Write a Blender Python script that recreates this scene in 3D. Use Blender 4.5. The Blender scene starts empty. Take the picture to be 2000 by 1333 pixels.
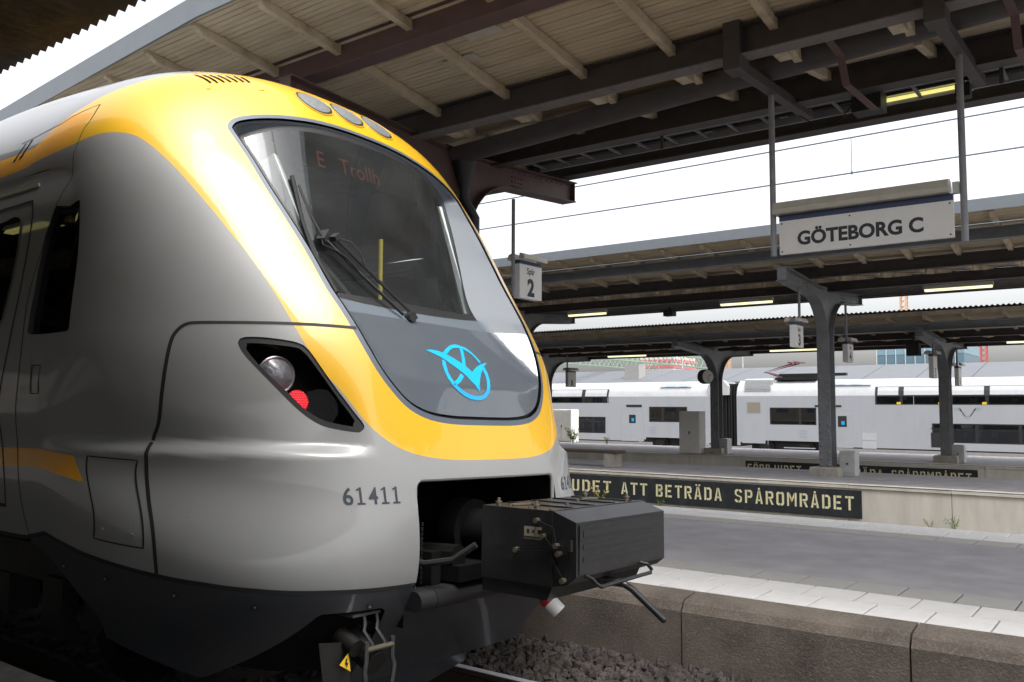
import bpy, bmesh, math, random
import numpy as np
from mathutils import Vector, Matrix, Euler
R = math.radians
random.seed(7); rng = np.random.default_rng(11)
SC = bpy.context.scene
COL = SC.collection

# ------------------------------------------------------------------ camera, sky, sun, exposure
cam_d = bpy.data.cameras.new("camera"); cam = bpy.data.objects.new("camera", cam_d); COL.objects.link(cam)
cam_d.sensor_width = 36.0; cam_d.lens = 36.0 * 1706.7 / 2000.0; cam_d.clip_start = .05; cam_d.clip_end = 2000
EYE = 1.69
def cam_axes(yaw, pitch, roll):
    f = Vector((-math.sin(yaw)*math.cos(pitch), math.cos(yaw)*math.cos(pitch), math.sin(pitch)))
    r = Vector((math.cos(yaw), math.sin(yaw), 0)); u = r.cross(f)
    return math.cos(roll)*r + math.sin(roll)*u, -math.sin(roll)*r + math.cos(roll)*u, f
_r, _u, _f = cam_axes(R(36.963), R(4.350), R(.2657))
cam.matrix_world = Matrix(((_r.x, _u.x, -_f.x, 0), (_r.y, _u.y, -_f.y, 0), (_r.z, _u.z, -_f.z, EYE), (0, 0, 0, 1)))
SC.camera = cam

SUN_ELEV, SUN_AZ = R(66), R(-18)          # azimuth: from +x towards +y
world = bpy.data.worlds.new("World"); SC.world = world; world.use_nodes = True
wn = world.node_tree.nodes; wl = world.node_tree.links; wn.clear()
wo = wn.new("ShaderNodeOutputWorld"); bg = wn.new("ShaderNodeBackground"); sky = wn.new("ShaderNodeTexSky")
sky.sky_type = 'NISHITA'; sky.sun_disc = False; sky.sun_elevation = SUN_ELEV; sky.sun_rotation = R(90) - SUN_AZ
sky.air_density = 1.0; sky.dust_density = 6.0; sky.ozone_density = .6
hsv = wn.new("ShaderNodeHueSaturation"); hsv.inputs['Saturation'].default_value = .22; hsv.inputs['Value'].default_value = 1.0
wl.new(sky.outputs[0], hsv.inputs['Color']); wl.new(hsv.outputs[0], bg.inputs[0]); wl.new(bg.outputs[0], wo.inputs[0])
bg.inputs[1].default_value = .15
sun_d = bpy.data.lights.new("sun", 'SUN'); sun = bpy.data.objects.new("sun", sun_d); COL.objects.link(sun)
sun_d.energy = .5; sun_d.angle = R(30); sun_d.color = (1, .96, .9)
_sd = Vector((math.cos(SUN_ELEV)*math.cos(SUN_AZ), math.cos(SUN_ELEV)*math.sin(SUN_AZ), math.sin(SUN_ELEV)))
sun.rotation_euler = _sd.to_track_quat('Z', 'Y').to_euler(); sun.location = (0, 0, 30)
SC.view_settings.view_transform = 'Standard'; SC.view_settings.look = 'None'
SC.view_settings.exposure = 1.5; SC.view_settings.gamma = 1; SC.view_settings.use_curve_mapping = False
SC.render.engine = 'CYCLES'

# ------------------------------------------------------------------ materials
def mat(name, col, rough=.6, metal=0., coat=0., var=.12, scale=6., bump=0., bscale=60., detail=6., spec=None,
        emit=None, estr=0., dirt=None, dirt_scale=2., dirt_amt=.5, stretch=(1, 1, 1), coat_rough=.03, rvar=0., specks=None):
    m = bpy.data.materials.new(name); m.use_nodes = True
    n = m.node_tree.nodes; l = m.node_tree.links; p = n['Principled BSDF']
    p.inputs['Roughness'].default_value = rough; p.inputs['Metallic'].default_value = metal
    p.inputs['Coat Weight'].default_value = coat; p.inputs['Coat Roughness'].default_value = coat_rough; p.inputs['Coat IOR'].default_value = 1.5
    if spec is not None: p.inputs['Specular IOR Level'].default_value = spec
    tc = n.new('ShaderNodeTexCoord'); mp = n.new('ShaderNodeMapping'); l.new(tc.outputs['Object'], mp.inputs[0])
    mp.inputs['Scale'].default_value = stretch
    c = (*col, 1)
    if var > 0:
        t = n.new('ShaderNodeTexNoise'); t.inputs['Scale'].default_value = scale; t.inputs['Detail'].default_value = detail
        l.new(mp.outputs[0], t.inputs['Vector'])
        r = n.new('ShaderNodeMapRange'); r.inputs[1].default_value = .25; r.inputs[2].default_value = .75
        r.inputs[3].default_value = 1 - var; r.inputs[4].default_value = 1 + var; l.new(t.outputs['Fac'], r.inputs[0])
        mx = n.new('ShaderNodeMix'); mx.data_type = 'RGBA'; mx.blend_type = 'MULTIPLY'; mx.inputs[0].default_value = 1
        mx.inputs[6].default_value = c; l.new(r.outputs[0], mx.inputs[7]); out = mx.outputs[2]
        if dirt:
            t2 = n.new('ShaderNodeTexNoise'); t2.inputs['Scale'].default_value = dirt_scale; t2.inputs['Detail'].default_value = 8
            t2.inputs['Roughness'].default_value = .65
            l.new(mp.outputs[0], t2.inputs['Vector'])
            r2 = n.new('ShaderNodeMapRange'); r2.inputs[1].default_value = .48; r2.inputs[2].default_value = .72
            r2.inputs[4].default_value = dirt_amt; l.new(t2.outputs['Fac'], r2.inputs[0])
            m2 = n.new('ShaderNodeMix'); m2.data_type = 'RGBA'; l.new(r2.outputs[0], m2.inputs[0]); l.new(out, m2.inputs[6])
            m2.inputs[7].default_value = (*dirt, 1); out = m2.outputs[2]
        if specks:
            sc_, th_, colr, amt = specks
            t4 = n.new('ShaderNodeTexNoise'); t4.inputs['Scale'].default_value = sc_; t4.inputs['Detail'].default_value = 1.5
            l.new(tc.outputs['Object'], t4.inputs['Vector'])
            t5 = n.new('ShaderNodeTexNoise'); t5.inputs['Scale'].default_value = 2.2; t5.inputs['Detail'].default_value = 2; l.new(tc.outputs['Object'], t5.inputs['Vector'])
            ad = n.new('ShaderNodeMath'); ad.operation = 'MULTIPLY_ADD'; ad.inputs[1].default_value = .16; l.new(t5.outputs['Fac'], ad.inputs[0]); l.new(t4.outputs['Fac'], ad.inputs[2])
            r4 = n.new('ShaderNodeMapRange'); r4.inputs[1].default_value = th_; r4.inputs[2].default_value = th_+.03; r4.inputs[4].default_value = amt; l.new(ad.outputs[0], r4.inputs[0])
            m4 = n.new('ShaderNodeMix'); m4.data_type = 'RGBA'; l.new(r4.outputs[0], m4.inputs[0]); l.new(out, m4.inputs[6]); m4.inputs[7].default_value = (*colr, 1); out = m4.outputs[2]
        l.new(out, p.inputs['Base Color'])
        if rvar:
            r3 = n.new('ShaderNodeMapRange'); r3.inputs[3].default_value = max(rough - rvar, .02); r3.inputs[4].default_value = rough + rvar
            l.new(t.outputs['Fac'], r3.inputs[0]); l.new(r3.outputs[0], p.inputs['Roughness'])
    else:
        p.inputs['Base Color'].default_value = c
    if bump > 0:
        t3 = n.new('ShaderNodeTexNoise'); t3.inputs['Scale'].default_value = bscale; t3.inputs['Detail'].default_value = 5
        l.new(mp.outputs[0], t3.inputs['Vector'])
        b = n.new('ShaderNodeBump'); b.inputs['Strength'].default_value = bump; b.inputs['Distance'].default_value = .01
        l.new(t3.outputs['Fac'], b.inputs['Height']); l.new(b.outputs[0], p.inputs['Normal'])
    if emit:
        p.inputs['Emission Color'].default_value = (*emit, 1); p.inputs['Emission Strength'].default_value = estr
    return m

def glass_mat(name, tint, ior=1.5, rough=0.0, extra=0.0, haze=0.0):
    """thin pane: Fresnel reflection over a tinted see-through"""
    m = bpy.data.materials.new(name); m.use_nodes = True; n = m.node_tree.nodes; l = m.node_tree.links; n.clear()
    o = n.new('ShaderNodeOutputMaterial'); mx = n.new('ShaderNodeMixShader'); fr = n.new('ShaderNodeFresnel'); fr.inputs[0].default_value = ior
    tr = n.new('ShaderNodeBsdfTransparent'); tr.inputs[0].default_value = (*tint, 1)
    gl = n.new('ShaderNodeBsdfGlossy'); gl.inputs['Roughness'].default_value = rough; gl.inputs[0].default_value = (.95, .97, 1, 1)
    ad = n.new('ShaderNodeMath'); ad.operation = 'ADD'; ad.inputs[1].default_value = extra; ad.use_clamp = True
    l.new(fr.outputs[0], ad.inputs[0]); l.new(ad.outputs[0], mx.inputs[0]); l.new(tr.outputs[0], mx.inputs[1]); l.new(gl.outputs[0], mx.inputs[2])
    if haze:  # pale diffuse haze mixed in to lighten the dark pane
        df = n.new('ShaderNodeBsdfDiffuse'); df.inputs[0].default_value = (.5, .54, .56, 1); m2 = n.new('ShaderNodeMixShader')
        tc = n.new('ShaderNodeTexCoord'); nz = n.new('ShaderNodeTexNoise'); nz.inputs['Scale'].default_value = 3; nz.inputs['Detail'].default_value = 8; l.new(tc.outputs['Object'], nz.inputs['Vector'])
        rr = n.new('ShaderNodeMapRange'); rr.inputs[1].default_value = .3; rr.inputs[2].default_value = .7; rr.inputs[3].default_value = haze*.6; rr.inputs[4].default_value = haze*1.4
        l.new(nz.outputs['Fac'], rr.inputs[0]); l.new(rr.outputs[0], m2.inputs[0]); l.new(mx.outputs[0], m2.inputs[1]); l.new(df.outputs[0], m2.inputs[2]); l.new(m2.outputs[0], o.inputs[0]); return m
    l.new(mx.outputs[0], o.inputs[0]); return m

M = {}
M['silver'] = mat('silver_paint', (.232, .235, .236), .5, .1, .5, var=.03, scale=3, dirt=(.24, .2, .15), dirt_scale=3.5, dirt_amt=.18, coat_rough=.045, specks=(115, .845, (.07, .05, .03), .75))
M['yellow'] = mat('yellow_paint', (.60, .335, .005), .4, 0, .5, var=.03, scale=3, coat_rough=.02, specks=(125, .85, (.12, .07, .02), .7))
M['orange'] = mat('orange_stripe_paint', (.66, .30, .012), .5, 0, .2, var=.04)
M['mask'] = mat('slate_grey_paint', (.075, .088, .105), .35, .1, .8, var=.05, coat_rough=.03, specks=(95, .87, (.4, .42, .42), .5))
M['cheek'] = mat('pale_blue_grey_paint', (.085, .102, .122), .55, .0, .05, var=.04, coat_rough=.02)
M['frame'] = mat('blue_grey_trim', (.075, .092, .118), .5, .1, .05, var=.05)
M['skirt'] = mat('charcoal_skirt_paint', (.028, .031, .037), .38, .1, .3, var=.15, scale=4, dirt=(.05, .045, .038), dirt_scale=5, dirt_amt=.35)
M['black'] = mat('black_plastic', (.012, .012, .013), .5, 0, 0, var=.1)
M['rubber'] = mat('black_rubber', (.010, .010, .011), .7, var=.1)
M['void'] = mat('shade_black', (.007, .007, .007), .95, var=.2, spec=.05)  # near-black without gloss, stands in for shade in bays and underneath
M['blkpaint'] = mat('black_box_paint', (.010, .010, .0115), .40, .1, .15, var=.25, scale=9, dirt=(.028, .025, .02), dirt_scale=14, dirt_amt=.4, bump=.08, bscale=120, specks=(150, .84, (.20, .17, .10), .7))
M['grime'] = mat('oily_metal', (.018, .017, .016), .55, .5, var=.3, scale=9, bump=.15)
M['steel'] = mat('worn_steel', (.36, .36, .37), .38, .85, var=.15, scale=20)
M['hooksteel'] = mat('grey_cast_steel', (.07, .07, .074), .5, .6, var=.2, scale=14)
M['brass'] = mat('dull_brass', (.20, .175, .13), .4, .8, var=.15)
M['alu'] = mat('brushed_aluminium', (.62, .62, .62), .35, .8, var=.08, scale=30)
M['red'] = mat('red_plastic', (.35, .012, .015), .35, var=.05)
M['cyan'] = mat('cyan_print', (.008, .315, .62), .4, var=0)
M['dkprint'] = mat('dark_print', (.018, .024, .034), .4, var=0)
M['goldprint'] = mat('grey_gold_print', (.22, .20, .15), .5, var=.2, scale=40)
M['warn'] = mat('warning_yellow', (.72, .46, .02), .5, var=.05)
M['amber'] = mat('amber_led', (.06, .014, .004), .5, var=0, emit=(1, .25, .06), estr=.03)
M['redled'] = mat('red_led', (.10, .004, .008), .4, var=0, emit=(1, .0, .01), estr=.25)
M['redledhot'] = mat('red_led_core', (.4, .02, .03), .4, var=0, emit=(1, .05, .07), estr=.9)
M['lens'] = mat('lamp_reflector', (.26, .28, .30), .3, .3, .8, var=.45, scale=26, detail=3, bump=.5, bscale=45)
M['toplens'] = mat('speckled_lamp_glass', (.13, .137, .137), .55, .0, .05, var=.35, scale=55, detail=8)
M['glass'] = glass_mat('windscreen_glass', (.70, .73, .73), 1.5, 0, .0, .03)
M['dkglass'] = glass_mat('dark_window_glass', (.10, .10, .11), 1.5)
M['winglass'] = glass_mat('carriage_window_glass', (.35, .38, .40), 1.5, 0, .05)
M['smoke'] = glass_mat('smoked_lamp_cover', (.85, .82, .82), 1.16)
M['int'] = mat('cab_lining', (.46, .47, .47), .7, var=.1)
M['intdk'] = mat('cab_dark_lining', (.05, .05, .052), .7, var=.1)
M['intlt'] = mat('cab_pale_blind', (.45, .47, .45), .7, var=.05)
M['pole'] = mat('yellow_grab_pole', (.75, .6, .05), .35, var=.03, coat=.5)
M['asphalt'] = mat('platform_asphalt', (.335, .325, .34), .9, var=.14, scale=3, dirt=(.25, .242, .25), dirt_scale=1.1, dirt_amt=.6, bump=.5, bscale=160, spec=.12, specks=(70, .87, (.6, .58, .56), .6))
M['tilew'] = mat('white_tile', (.60, .59, .58), .75, var=.07, scale=5, dirt=(.5, .48, .45), dirt_scale=6, dirt_amt=.4, bump=.08)
M['tileg'] = mat('grey_tactile_tile', (.34, .33, .31), .75, var=.12, scale=5, dirt=(.2, .19, .18), dirt_scale=5, dirt_amt=.4, bump=.2)
M['tilej'] = mat('tile_joint_sand', (.045, .034, .027), .9, var=.2)
M['kerb'] = mat('brown_stained_concrete', (.112, .094, .078), .85, var=.40, scale=3.5, dirt=(.26, .21, .17), dirt_scale=60, dirt_amt=.5, bump=.5, bscale=90)
M['conc'] = mat('pale_concrete', (.70, .66, .58), .85, var=.10, scale=4, dirt=(.48, .44, .37), dirt_scale=1.6, dirt_amt=.5, stretch=(1.6, 1.6, .35), bump=.15)
M['concd'] = mat('weathered_concrete', (.36, .33, .29), .9, var=.25, scale=7, bump=.4, bscale=60)
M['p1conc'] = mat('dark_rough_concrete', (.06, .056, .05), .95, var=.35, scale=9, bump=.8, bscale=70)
M['ballast'] = mat('ballast_stone', (.05, .041, .037), .9, var=.55, scale=8, bump=.4, bscale=60)
M['ground'] = mat('dark_gravel_ground', (.10, .092, .085), .95, var=.35, scale=3, bump=.5, bscale=30)
M['railtop'] = mat('polished_rail', (.75, .75, .77), .32, .8, var=.05)
M['rail'] = mat('rusty_rail', (.06, .04, .03), .8, .3, var=.3, scale=20)
M['iron'] = mat('painted_dark_iron', (.060, .054, .055), .55, .1, var=.2, scale=6, dirt=(.085, .048, .035), dirt_scale=7, dirt_amt=.5, bump=.1)
M['ironpur'] = mat('maroon_painted_iron', (.105, .062, .06), .55, .1, var=.15, scale=5, bump=.08)
M['irongrey'] = mat('grey_painted_iron', (.20, .21, .225), .5, .1, var=.15, scale=5, dirt=(.1, .07, .05), dirt_scale=8, dirt_amt=.25, bump=.08)
M['flange'] = mat('peeling_grey_paint', (.17, .155, .15), .7, 0, var=.25, scale=9, dirt=(.08, .05, .04), dirt_scale=9, dirt_amt=.8)
M['board'] = mat('beige_roof_boards', (.52, .44, .315), .8, var=.16, scale=2.2, dirt=(.34, .26, .17), dirt_scale=2.6, dirt_amt=.6, stretch=(.5, 2, 2), bump=.1)
M['rafter'] = mat('beige_rafter_paint', (.52, .44, .32), .75, var=.2, scale=6, dirt=(.18, .13, .09), dirt_scale=5, dirt_amt=.6, bump=.15)
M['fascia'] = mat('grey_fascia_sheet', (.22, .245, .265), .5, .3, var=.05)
M['fasciad'] = mat('backlit_fascia_board', (.035, .034, .042), .7, var=.15)  # darkened to stand in for the backlit inner face of far fascias
M['rusty'] = mat('rusty_corrugated_sheet', (.06, .053, .048), .8, .2, var=.35, scale=5, bump=.1)
M['rusted_edge'] = mat('grey_corrugated_sheet', (.09, .09, .10), .7, .3, var=.2)
M['cableladder'] = mat('galvanised_ladder', (.16, .16, .17), .5, .5, var=.15)
M['tube'] = mat('lit_fluorescent_tube', (.9, .9, .7), .5, var=0, emit=(1, .95, .55), estr=.45)
M['tubey'] = mat('lit_yellowed_tube', (.8, .75, .3), .5, var=0, emit=(1, .9, .3), estr=.32)
M['lampbox'] = mat('white_lamp_housing', (.5, .5, .48), .6, var=.05)
M['signw'] = mat('white_sign_face', (.72, .715, .70), .5, var=.03)
M['signblue'] = mat('navy_sign_strip', (.035, .05, .11), .5, var=.05)
M['hood'] = mat('beige_sign_hood', (.50, .48, .42), .5, .1, var=.08, dirt=(.25, .18, .12), dirt_scale=4, dirt_amt=.3)
M['postgrey'] = mat('grey_post_paint', (.24, .25, .27), .55, .1, var=.12, dirt=(.15, .1, .07), dirt_scale=9, dirt_amt=.4)
M['panelblk'] = mat('black_stencil_panel', (.022, .026, .030), .6, var=.2, scale=6, dirt=(.09, .1, .1), dirt_scale=5, dirt_amt=.35)
M['stencil'] = mat('cream_stencil_paint', (.88, .82, .50), .7, var=.08, scale=14, dirt=(.65, .6, .36), dirt_scale=10, dirt_amt=.25)
M['trainw'] = mat('pale_grey_train_paint', (.36, .373, .395), .4, .1, .3, var=.04, scale=.6, dirt=(.28, .28, .28), dirt_scale=1.2, dirt_amt=.35, stretch=(1, 1, .35))
M['trainroof'] = mat('white_train_roof', (.44, .45, .465), .5, .1, .1, var=.05, dirt=(.36, .35, .33), dirt_scale=1.0, dirt_amt=.5)
M['trainlogo'] = mat('grey_train_print', (.30, .34, .38), .5, var=.0)
M['bldroof'] = mat('grey_sheet_roof', (.115, .122, .135), .6, .1, var=.06, scale=1.0)
M['bldwall'] = mat('grey_wall', (.30, .29, .28), .8, var=.1)
M['green'] = mat('green_gantry_paint', (.20, .29, .22), .6, var=.08)
M['brick'] = mat('buff_brick', (.36, .30, .24), .85, var=.2, scale=2)
M['bark'] = mat('bark', (.06, .045, .03), .9, var=.3)
M['leaf'] = mat('leaf', (.07, .115, .028), .6, var=.4, scale=4)
M['weed'] = mat('weed_leaf', (.14, .20, .035), .6, var=.3, scale=9)
M['weedy'] = mat('dry_weed_leaf', (.36, .26, .05), .6, var=.3, scale=9)
M['cabinet'] = mat('pale_cabinet_paint', (.84, .84, .80), .5, var=.05, dirt=(.7, .66, .55), dirt_scale=2, dirt_amt=.3)
M['cabgrey'] = mat('grey_cabinet_paint', (.48, .49, .49), .5, .2, var=.08)
M['wire'] = mat('copper_wire_weathered', (.12, .14, .16), .5, .5, var=0)
M['crane'] = mat('crane_paint', (.62, .40, .25), .6, var=.1)
M['pantored'] = mat('dull_red_pantograph', (.11, .035, .045), .6, var=.1)
M['cranered'] = mat('red_crane_paint', (.5, .12, .1), .6, var=.1)
M['redwht'] = mat('red_facade_bands', (.58, .16, .17), .7, var=.05)
M['whitefac'] = mat('white_facade', (.66, .62, .6), .7, var=.05)
M['bglass'] = mat('blue_glass_facade', (.24, .38, .46), .25, .3, var=.1)
M['bglassd'] = mat('blue_glass_facade_dark', (.14, .23, .29), .25, .3, var=.1)
M['wood'] = mat('bench_wood', (.08, .055, .04), .7, var=.3, scale=8, stretch=(.3, 3, 3))
M['white'] = mat('white_enamel', (.78, .78, .76), .5, var=.02)

# ------------------------------------------------------------------ mesh helpers
class MB:
    def __init__(s): s.v = []; s.f = []
    def add(s, vs, fs):
        b = len(s.v); s.v += [tuple(map(float, q)) for q in vs]; s.f += [tuple(b+i for i in q) for q in fs]; return s
    def hexa(s, p): return s.add(p, [(0, 3, 2, 1), (4, 5, 6, 7), (0, 1, 5, 4), (1, 2, 6, 5), (2, 3, 7, 6), (3, 0, 4, 7)])
    def box(s, x0, x1, y0, y1, z0, z1):
        return s.hexa([(x0, y0, z0), (x1, y0, z0), (x1, y1, z0), (x0, y1, z0), (x0, y0, z1), (x1, y0, z1), (x1, y1, z1), (x0, y1, z1)])
    def bev(s, x0, x1, y0, y1, z0, z1, b):
        """box with its four top edges chamfered"""
        q = [(x0, y0, z0), (x1, y0, z0), (x1, y1, z0), (x0, y1, z0), (x0, y0, z1-b), (x1, y0, z1-b), (x1, y1, z1-b), (x0, y1, z1-b),
             (x0+b, y0+b, z1), (x1-b, y0+b, z1), (x1-b, y1-b, z1), (x0+b, y1-b, z1)]
        return s.add(q, [(0, 3, 2, 1), (0, 1, 5, 4), (1, 2, 6, 5), (2, 3, 7, 6), (3, 0, 4, 7), (4, 5, 9, 8), (5, 6, 10, 9), (6, 7, 11, 10), (7, 4, 8, 11), (8, 9, 10, 11)])
    def bar(s, p, q, w, h, up=(0, 0, 1)):
        p = Vector(p); q = Vector(q); d = (q-p).normalized(); up = Vector(up)
        a = d.cross(up)
        if a.length < 1e-4: a = d.cross(Vector((1, 0, 0)))
        a.normalize(); b = a.cross(d).normalized(); a *= w/2; b *= h/2
        return s.hexa([p-a-b, p+a-b, p+a+b, p-a+b, q-a-b, q+a-b, q+a+b, q-a+b][:4] + [q-a-b, q+a-b, q+a+b, q-a+b])
    def cyl(s, p, q, r, n=12, r2=None, cap=True):
        p = Vector(p); q = Vector(q); d = (q-p).normalized(); r2 = r if r2 is None else r2
        a = d.orthogonal().normalized(); b = d.cross(a)
        vs = [p + (a*math.cos(2*math.pi*i/n) + b*math.sin(2*math.pi*i/n))*r for i in range(n)] + [q + (a*math.cos(2*math.pi*i/n) + b*math.sin(2*math.pi*i/n))*r2 for i in range(n)]
        fs = [(i, (i+1) % n, n+(i+1) % n, n+i) for i in range(n)]
        if cap: fs += [tuple(range(n-1, -1, -1)), tuple(range(n, 2*n))]
        return s.add(vs, fs)
    def tube(s, pts, r, n=8):
        pts = [Vector(p) for p in pts]; rings = []; prev = None
        for i, p in enumerate(pts):
            d = (pts[min(i+1, len(pts)-1)] - pts[max(i-1, 0)]).normalized()
            a = d.orthogonal().normalized() if prev is None else (prev - d*prev.dot(d)).normalized()
            prev = a; b = d.cross(a)
            rings.append([p + (a*math.cos(2*math.pi*k/n) + b*math.sin(2*math.pi*k/n))*r for k in range(n)])
        vs = [v for ring in rings for v in ring]; fs = []
        for i in range(len(rings)-1):
            for k in range(n): fs.append((i*n+k, i*n+(k+1) % n, (i+1)*n+(k+1) % n, (i+1)*n+k))
        fs += [tuple(range(n-1, -1, -1)), tuple(range((len(rings)-1)*n, len(rings)*n))]
        return s.add(vs, fs)
    def prism(s, poly, axis, a0, a1):
        """2-D polygon extruded along an axis: 'x' -> (y,z), 'y' -> (x,z), 'z' -> (x,y)"""
        def P(q, a): return (a, q[0], q[1]) if axis == 'x' else (q[0], a, q[1]) if axis == 'y' else (q[0], q[1], a)
        n = len(poly); vs = [P(q, a0) for q in poly] + [P(q, a1) for q in poly]
        return s.add(vs, [tuple(range(n-1, -1, -1)), tuple(range(n, 2*n))] + [(i, (i+1) % n, n+(i+1) % n, n+i) for i in range(n)])
    def sphere(s, c, r, n=10, m=6, sc=(1, 1, 1)):
        vs = []; fs = []
        for j in range(m+1):
            th = math.pi*j/m
            for i in range(n): vs.append((c[0]+sc[0]*r*math.sin(th)*math.cos(2*math.pi*i/n), c[1]+sc[1]*r*math.sin(th)*math.sin(2*math.pi*i/n), c[2]+sc[2]*r*math.cos(th)))
        for j in range(m):
            for i in range(n): fs.append((j*n+i, (j+1)*n+i, (j+1)*n+(i+1) % n, j*n+(i+1) % n))
        return s.add(vs, fs)
    def build(s, name, m, parent=None, smooth=False, off=None, fix=True):
        off = off if off is not None else (parent['_o'] if parent is not None and '_o' in parent else (0, 0, 0))
        me = bpy.data.meshes.new(name)
        me.from_pydata([(x-off[0], y-off[1], z-off[2]) for x, y, z in s.v], [], s.f)
        if fix:
            bm = bmesh.new(); bm.from_mesh(me); bmesh.ops.recalc_face_normals(bm, faces=bm.faces); bm.to_mesh(me); bm.free()
        me.materials.append(m)
        if smooth:
            me.polygons.foreach_set('use_smooth', [True]*len(me.polygons))
            try: me.set_sharp_from_angle(angle=R(40))
            except Exception: pass
        o = bpy.data.objects.new(name, me); COL.objects.link(o)
        if parent is not None: o.parent = parent
        return o
OFF = {}
def tag(o, label=None, cat=None, group=None, kind=None):
    if label: o['label'] = label
    if cat: o['category'] = cat
    if group: o['group'] = group
    if kind: o['kind'] = kind
    return o
def thing(name, label, cat, loc=(0, 0, 0), group=None):
    o = bpy.data.objects.new(name, None); COL.objects.link(o); o.location = loc; o.empty_display_size = .2
    o['_o'] = loc
    return tag(o, label, cat, group)
def single(mb, name, m, label, cat, loc, group=None, smooth=False):
    o = mb.build(name, m, None, smooth, off=loc); o.location = loc; return tag(o, label, cat, group)
def struct(mb, name, m, smooth=False):
    return tag(mb.build(name, m, None, smooth), kind='structure')
def sub(o, parent_off):                     # lets sub-parts of a part use the thing's own coordinates
    o['_o'] = parent_off; return o
def bx(*a): return MB().box(*a)
def text_mesh(txt, size, bold=0., sx=1., align='LEFT', depth=.0):
    """flat lettering as polygons (x right, y up), baseline at 0"""
    cu = bpy.data.curves.new('t', 'FONT'); cu.body = txt; cu.size = size; cu.offset = bold; cu.align_x = align; cu.extrude = depth; cu.resolution_u = 4
    ob = bpy.data.objects.new('t', cu); COL.objects.link(ob)
    dg = bpy.context.evaluated_depsgraph_get(); me = bpy.data.meshes.new_from_object(ob.evaluated_get(dg))
    vs = [(v.co.x*sx, v.co.y, v.co.z) for v in me.vertices]; fs = [tuple(p.vertices) for p in me.polygons]
    bpy.data.objects.remove(ob); bpy.data.curves.remove(cu); bpy.data.meshes.remove(me)
    return vs, fs
def lettering(txt, cap, o, ux, uy, m, parent, name='lettering', bold=0., sx=1., width=None, align='LEFT'):
    """lettering on a plane: origin o, reading direction ux, up uy; cap = height of a capital; width fits the line"""
    vs, fs = text_mesh(txt, 1., bold, 1.)
    ys = [v[1] for v in vs]; ref, _ = text_mesh('H', 1.); h = max(v[1] for v in ref)
    k = cap/h; xs = [v[0] for v in vs]; x0, x1 = min(xs), max(xs)
    kx = k*sx if width is None else width/(x1-x0)
    sh = -x0 if align == 'LEFT' else -(x0+x1)/2
    o = Vector(o); ux = Vector(ux); uy = Vector(uy)
    b = MB(); b.add([o + ux*((v[0]+sh)*kx) + uy*(v[1]*k) for v in vs], fs)
    return b.build(name, m, parent, fix=False)

# ================================================================== THE YELLOW-NOSED TRAIN
# outer skin as a lofted surface: u runs up the front and over the roof, t runs round from the centre line (0)
# to the side wall (pi/2) and on along the side wall (one unit = one metre)
TK=np.array([0,.52,1,1.33,1.78,2.4,3.0,3.64,4.22,4.95,6.4,6.85,7.3,8.3,26.])
CK=np.array([[-3.30,.291],[-2.962,.789],[-2.956,1.27],[-3.036,1.603],[-3.16,2.049],[-3.519,2.604],[-3.901,3.133],[-4.311,3.654],[-4.747,3.861],[-5.425,4.015],[-6.861,4.11],[-7.311,4.08],[-7.761,3.90],[-8.761,3.87],[-26.461,3.87]])
BK=np.array([[-4.727,.62],[-4.647,1.16],[-4.724,1.432],[-4.734,1.651],[-4.68,2.005],[-4.622,2.408],[-4.639,2.723],[-4.726,2.907],[-4.964,2.974],[-5.442,2.974],[-6.872,2.974],[-7.322,2.974],[-7.772,2.974],[-8.772,2.974],[-26.472,2.974]])
WK=np.array([1.47,1.613,1.613,1.638,1.621,1.594,1.574,1.538,1.532,1.532,1.532,1.532,1.532,1.532,1.532])
PK=np.array([4.786,4.366,3.807,3.461,3.069,2.791,2.683,2.511,2.215,2.036,1.953,1.953,1.953,1.953,1.953])
QK=np.array([2.012,2.314,1.735,2.101,1.836,1.918,2.048,1.993,1.998,1.829,1.849,1.849,1.849,1.849,1.849])
UT=4.22; HP=np.pi/2
def herm(t,y,tq):
    g=np.gradient(y,t,axis=0)
    i=np.clip(np.searchsorted(t,tq,side='right')-1,0,len(t)-2); h=t[i+1]-t[i]; s=(tq-t[i])/h
    if y.ndim>1: h=h[:,None]; s=s[:,None]
    return (1+2*s)*(1-s)**2*y[i]+s*(1-s)**2*h*g[i]+s*s*(3-2*s)*y[i+1]+s*s*(s-1)*h*g[i+1]
def sst(a,b,x): 
    t=np.clip((x-a)/(b-a),0,1); return t*t*(3-2*t)
def surf(u,t,crease=True):
    """outer skin: x, y (>=0, mirrored for the other side), z"""
    u=np.asarray(u,float);t=np.asarray(t,float);sh=u.shape;u=u.ravel();t=t.ravel()
    c=herm(TK,CK,u);b=herm(TK,BK,u);w=herm(TK,WK,u);p=herm(TK,PK,u);q=herm(TK,QK,u)
    th=np.clip(t,-HP,HP);s=np.maximum(t-HP,0)
    st=np.sin(th);ct=np.maximum(1-np.abs(st)**p,0)**(1/q)
    x=b[:,0]+(c[:,0]-b[:,0])*ct-s;z=b[:,1]+(c[:,1]-b[:,1])*ct;y=w*st
    if crease:
        zc=CREZ(x)
        d=.075*sst(zc-.005,zc+.075,z)*(1-sst(zc+.09,zc+.6,z))*sst(.75,1.05,y)*sst(-4.75,-4.2,x)
        y=y-d*.8; x=x-d*.6*sst(1.6,.9,y)
    return x.reshape(sh),y.reshape(sh),z.reshape(sh)
def CREZ(x): return 1.425+0*x
TY, TT = 3.75, .026                                   # track centre, cant of the track (rad)
TRX = -10.0
train = thing('passenger_train', 'grey train with yellow nose and black front box standing at the near platform', 'train', (TRX, TY, 0))
train.rotation_euler = (-TT, 0, 0); TO = (TRX, 0, 0); train['_o'] = TO
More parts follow.
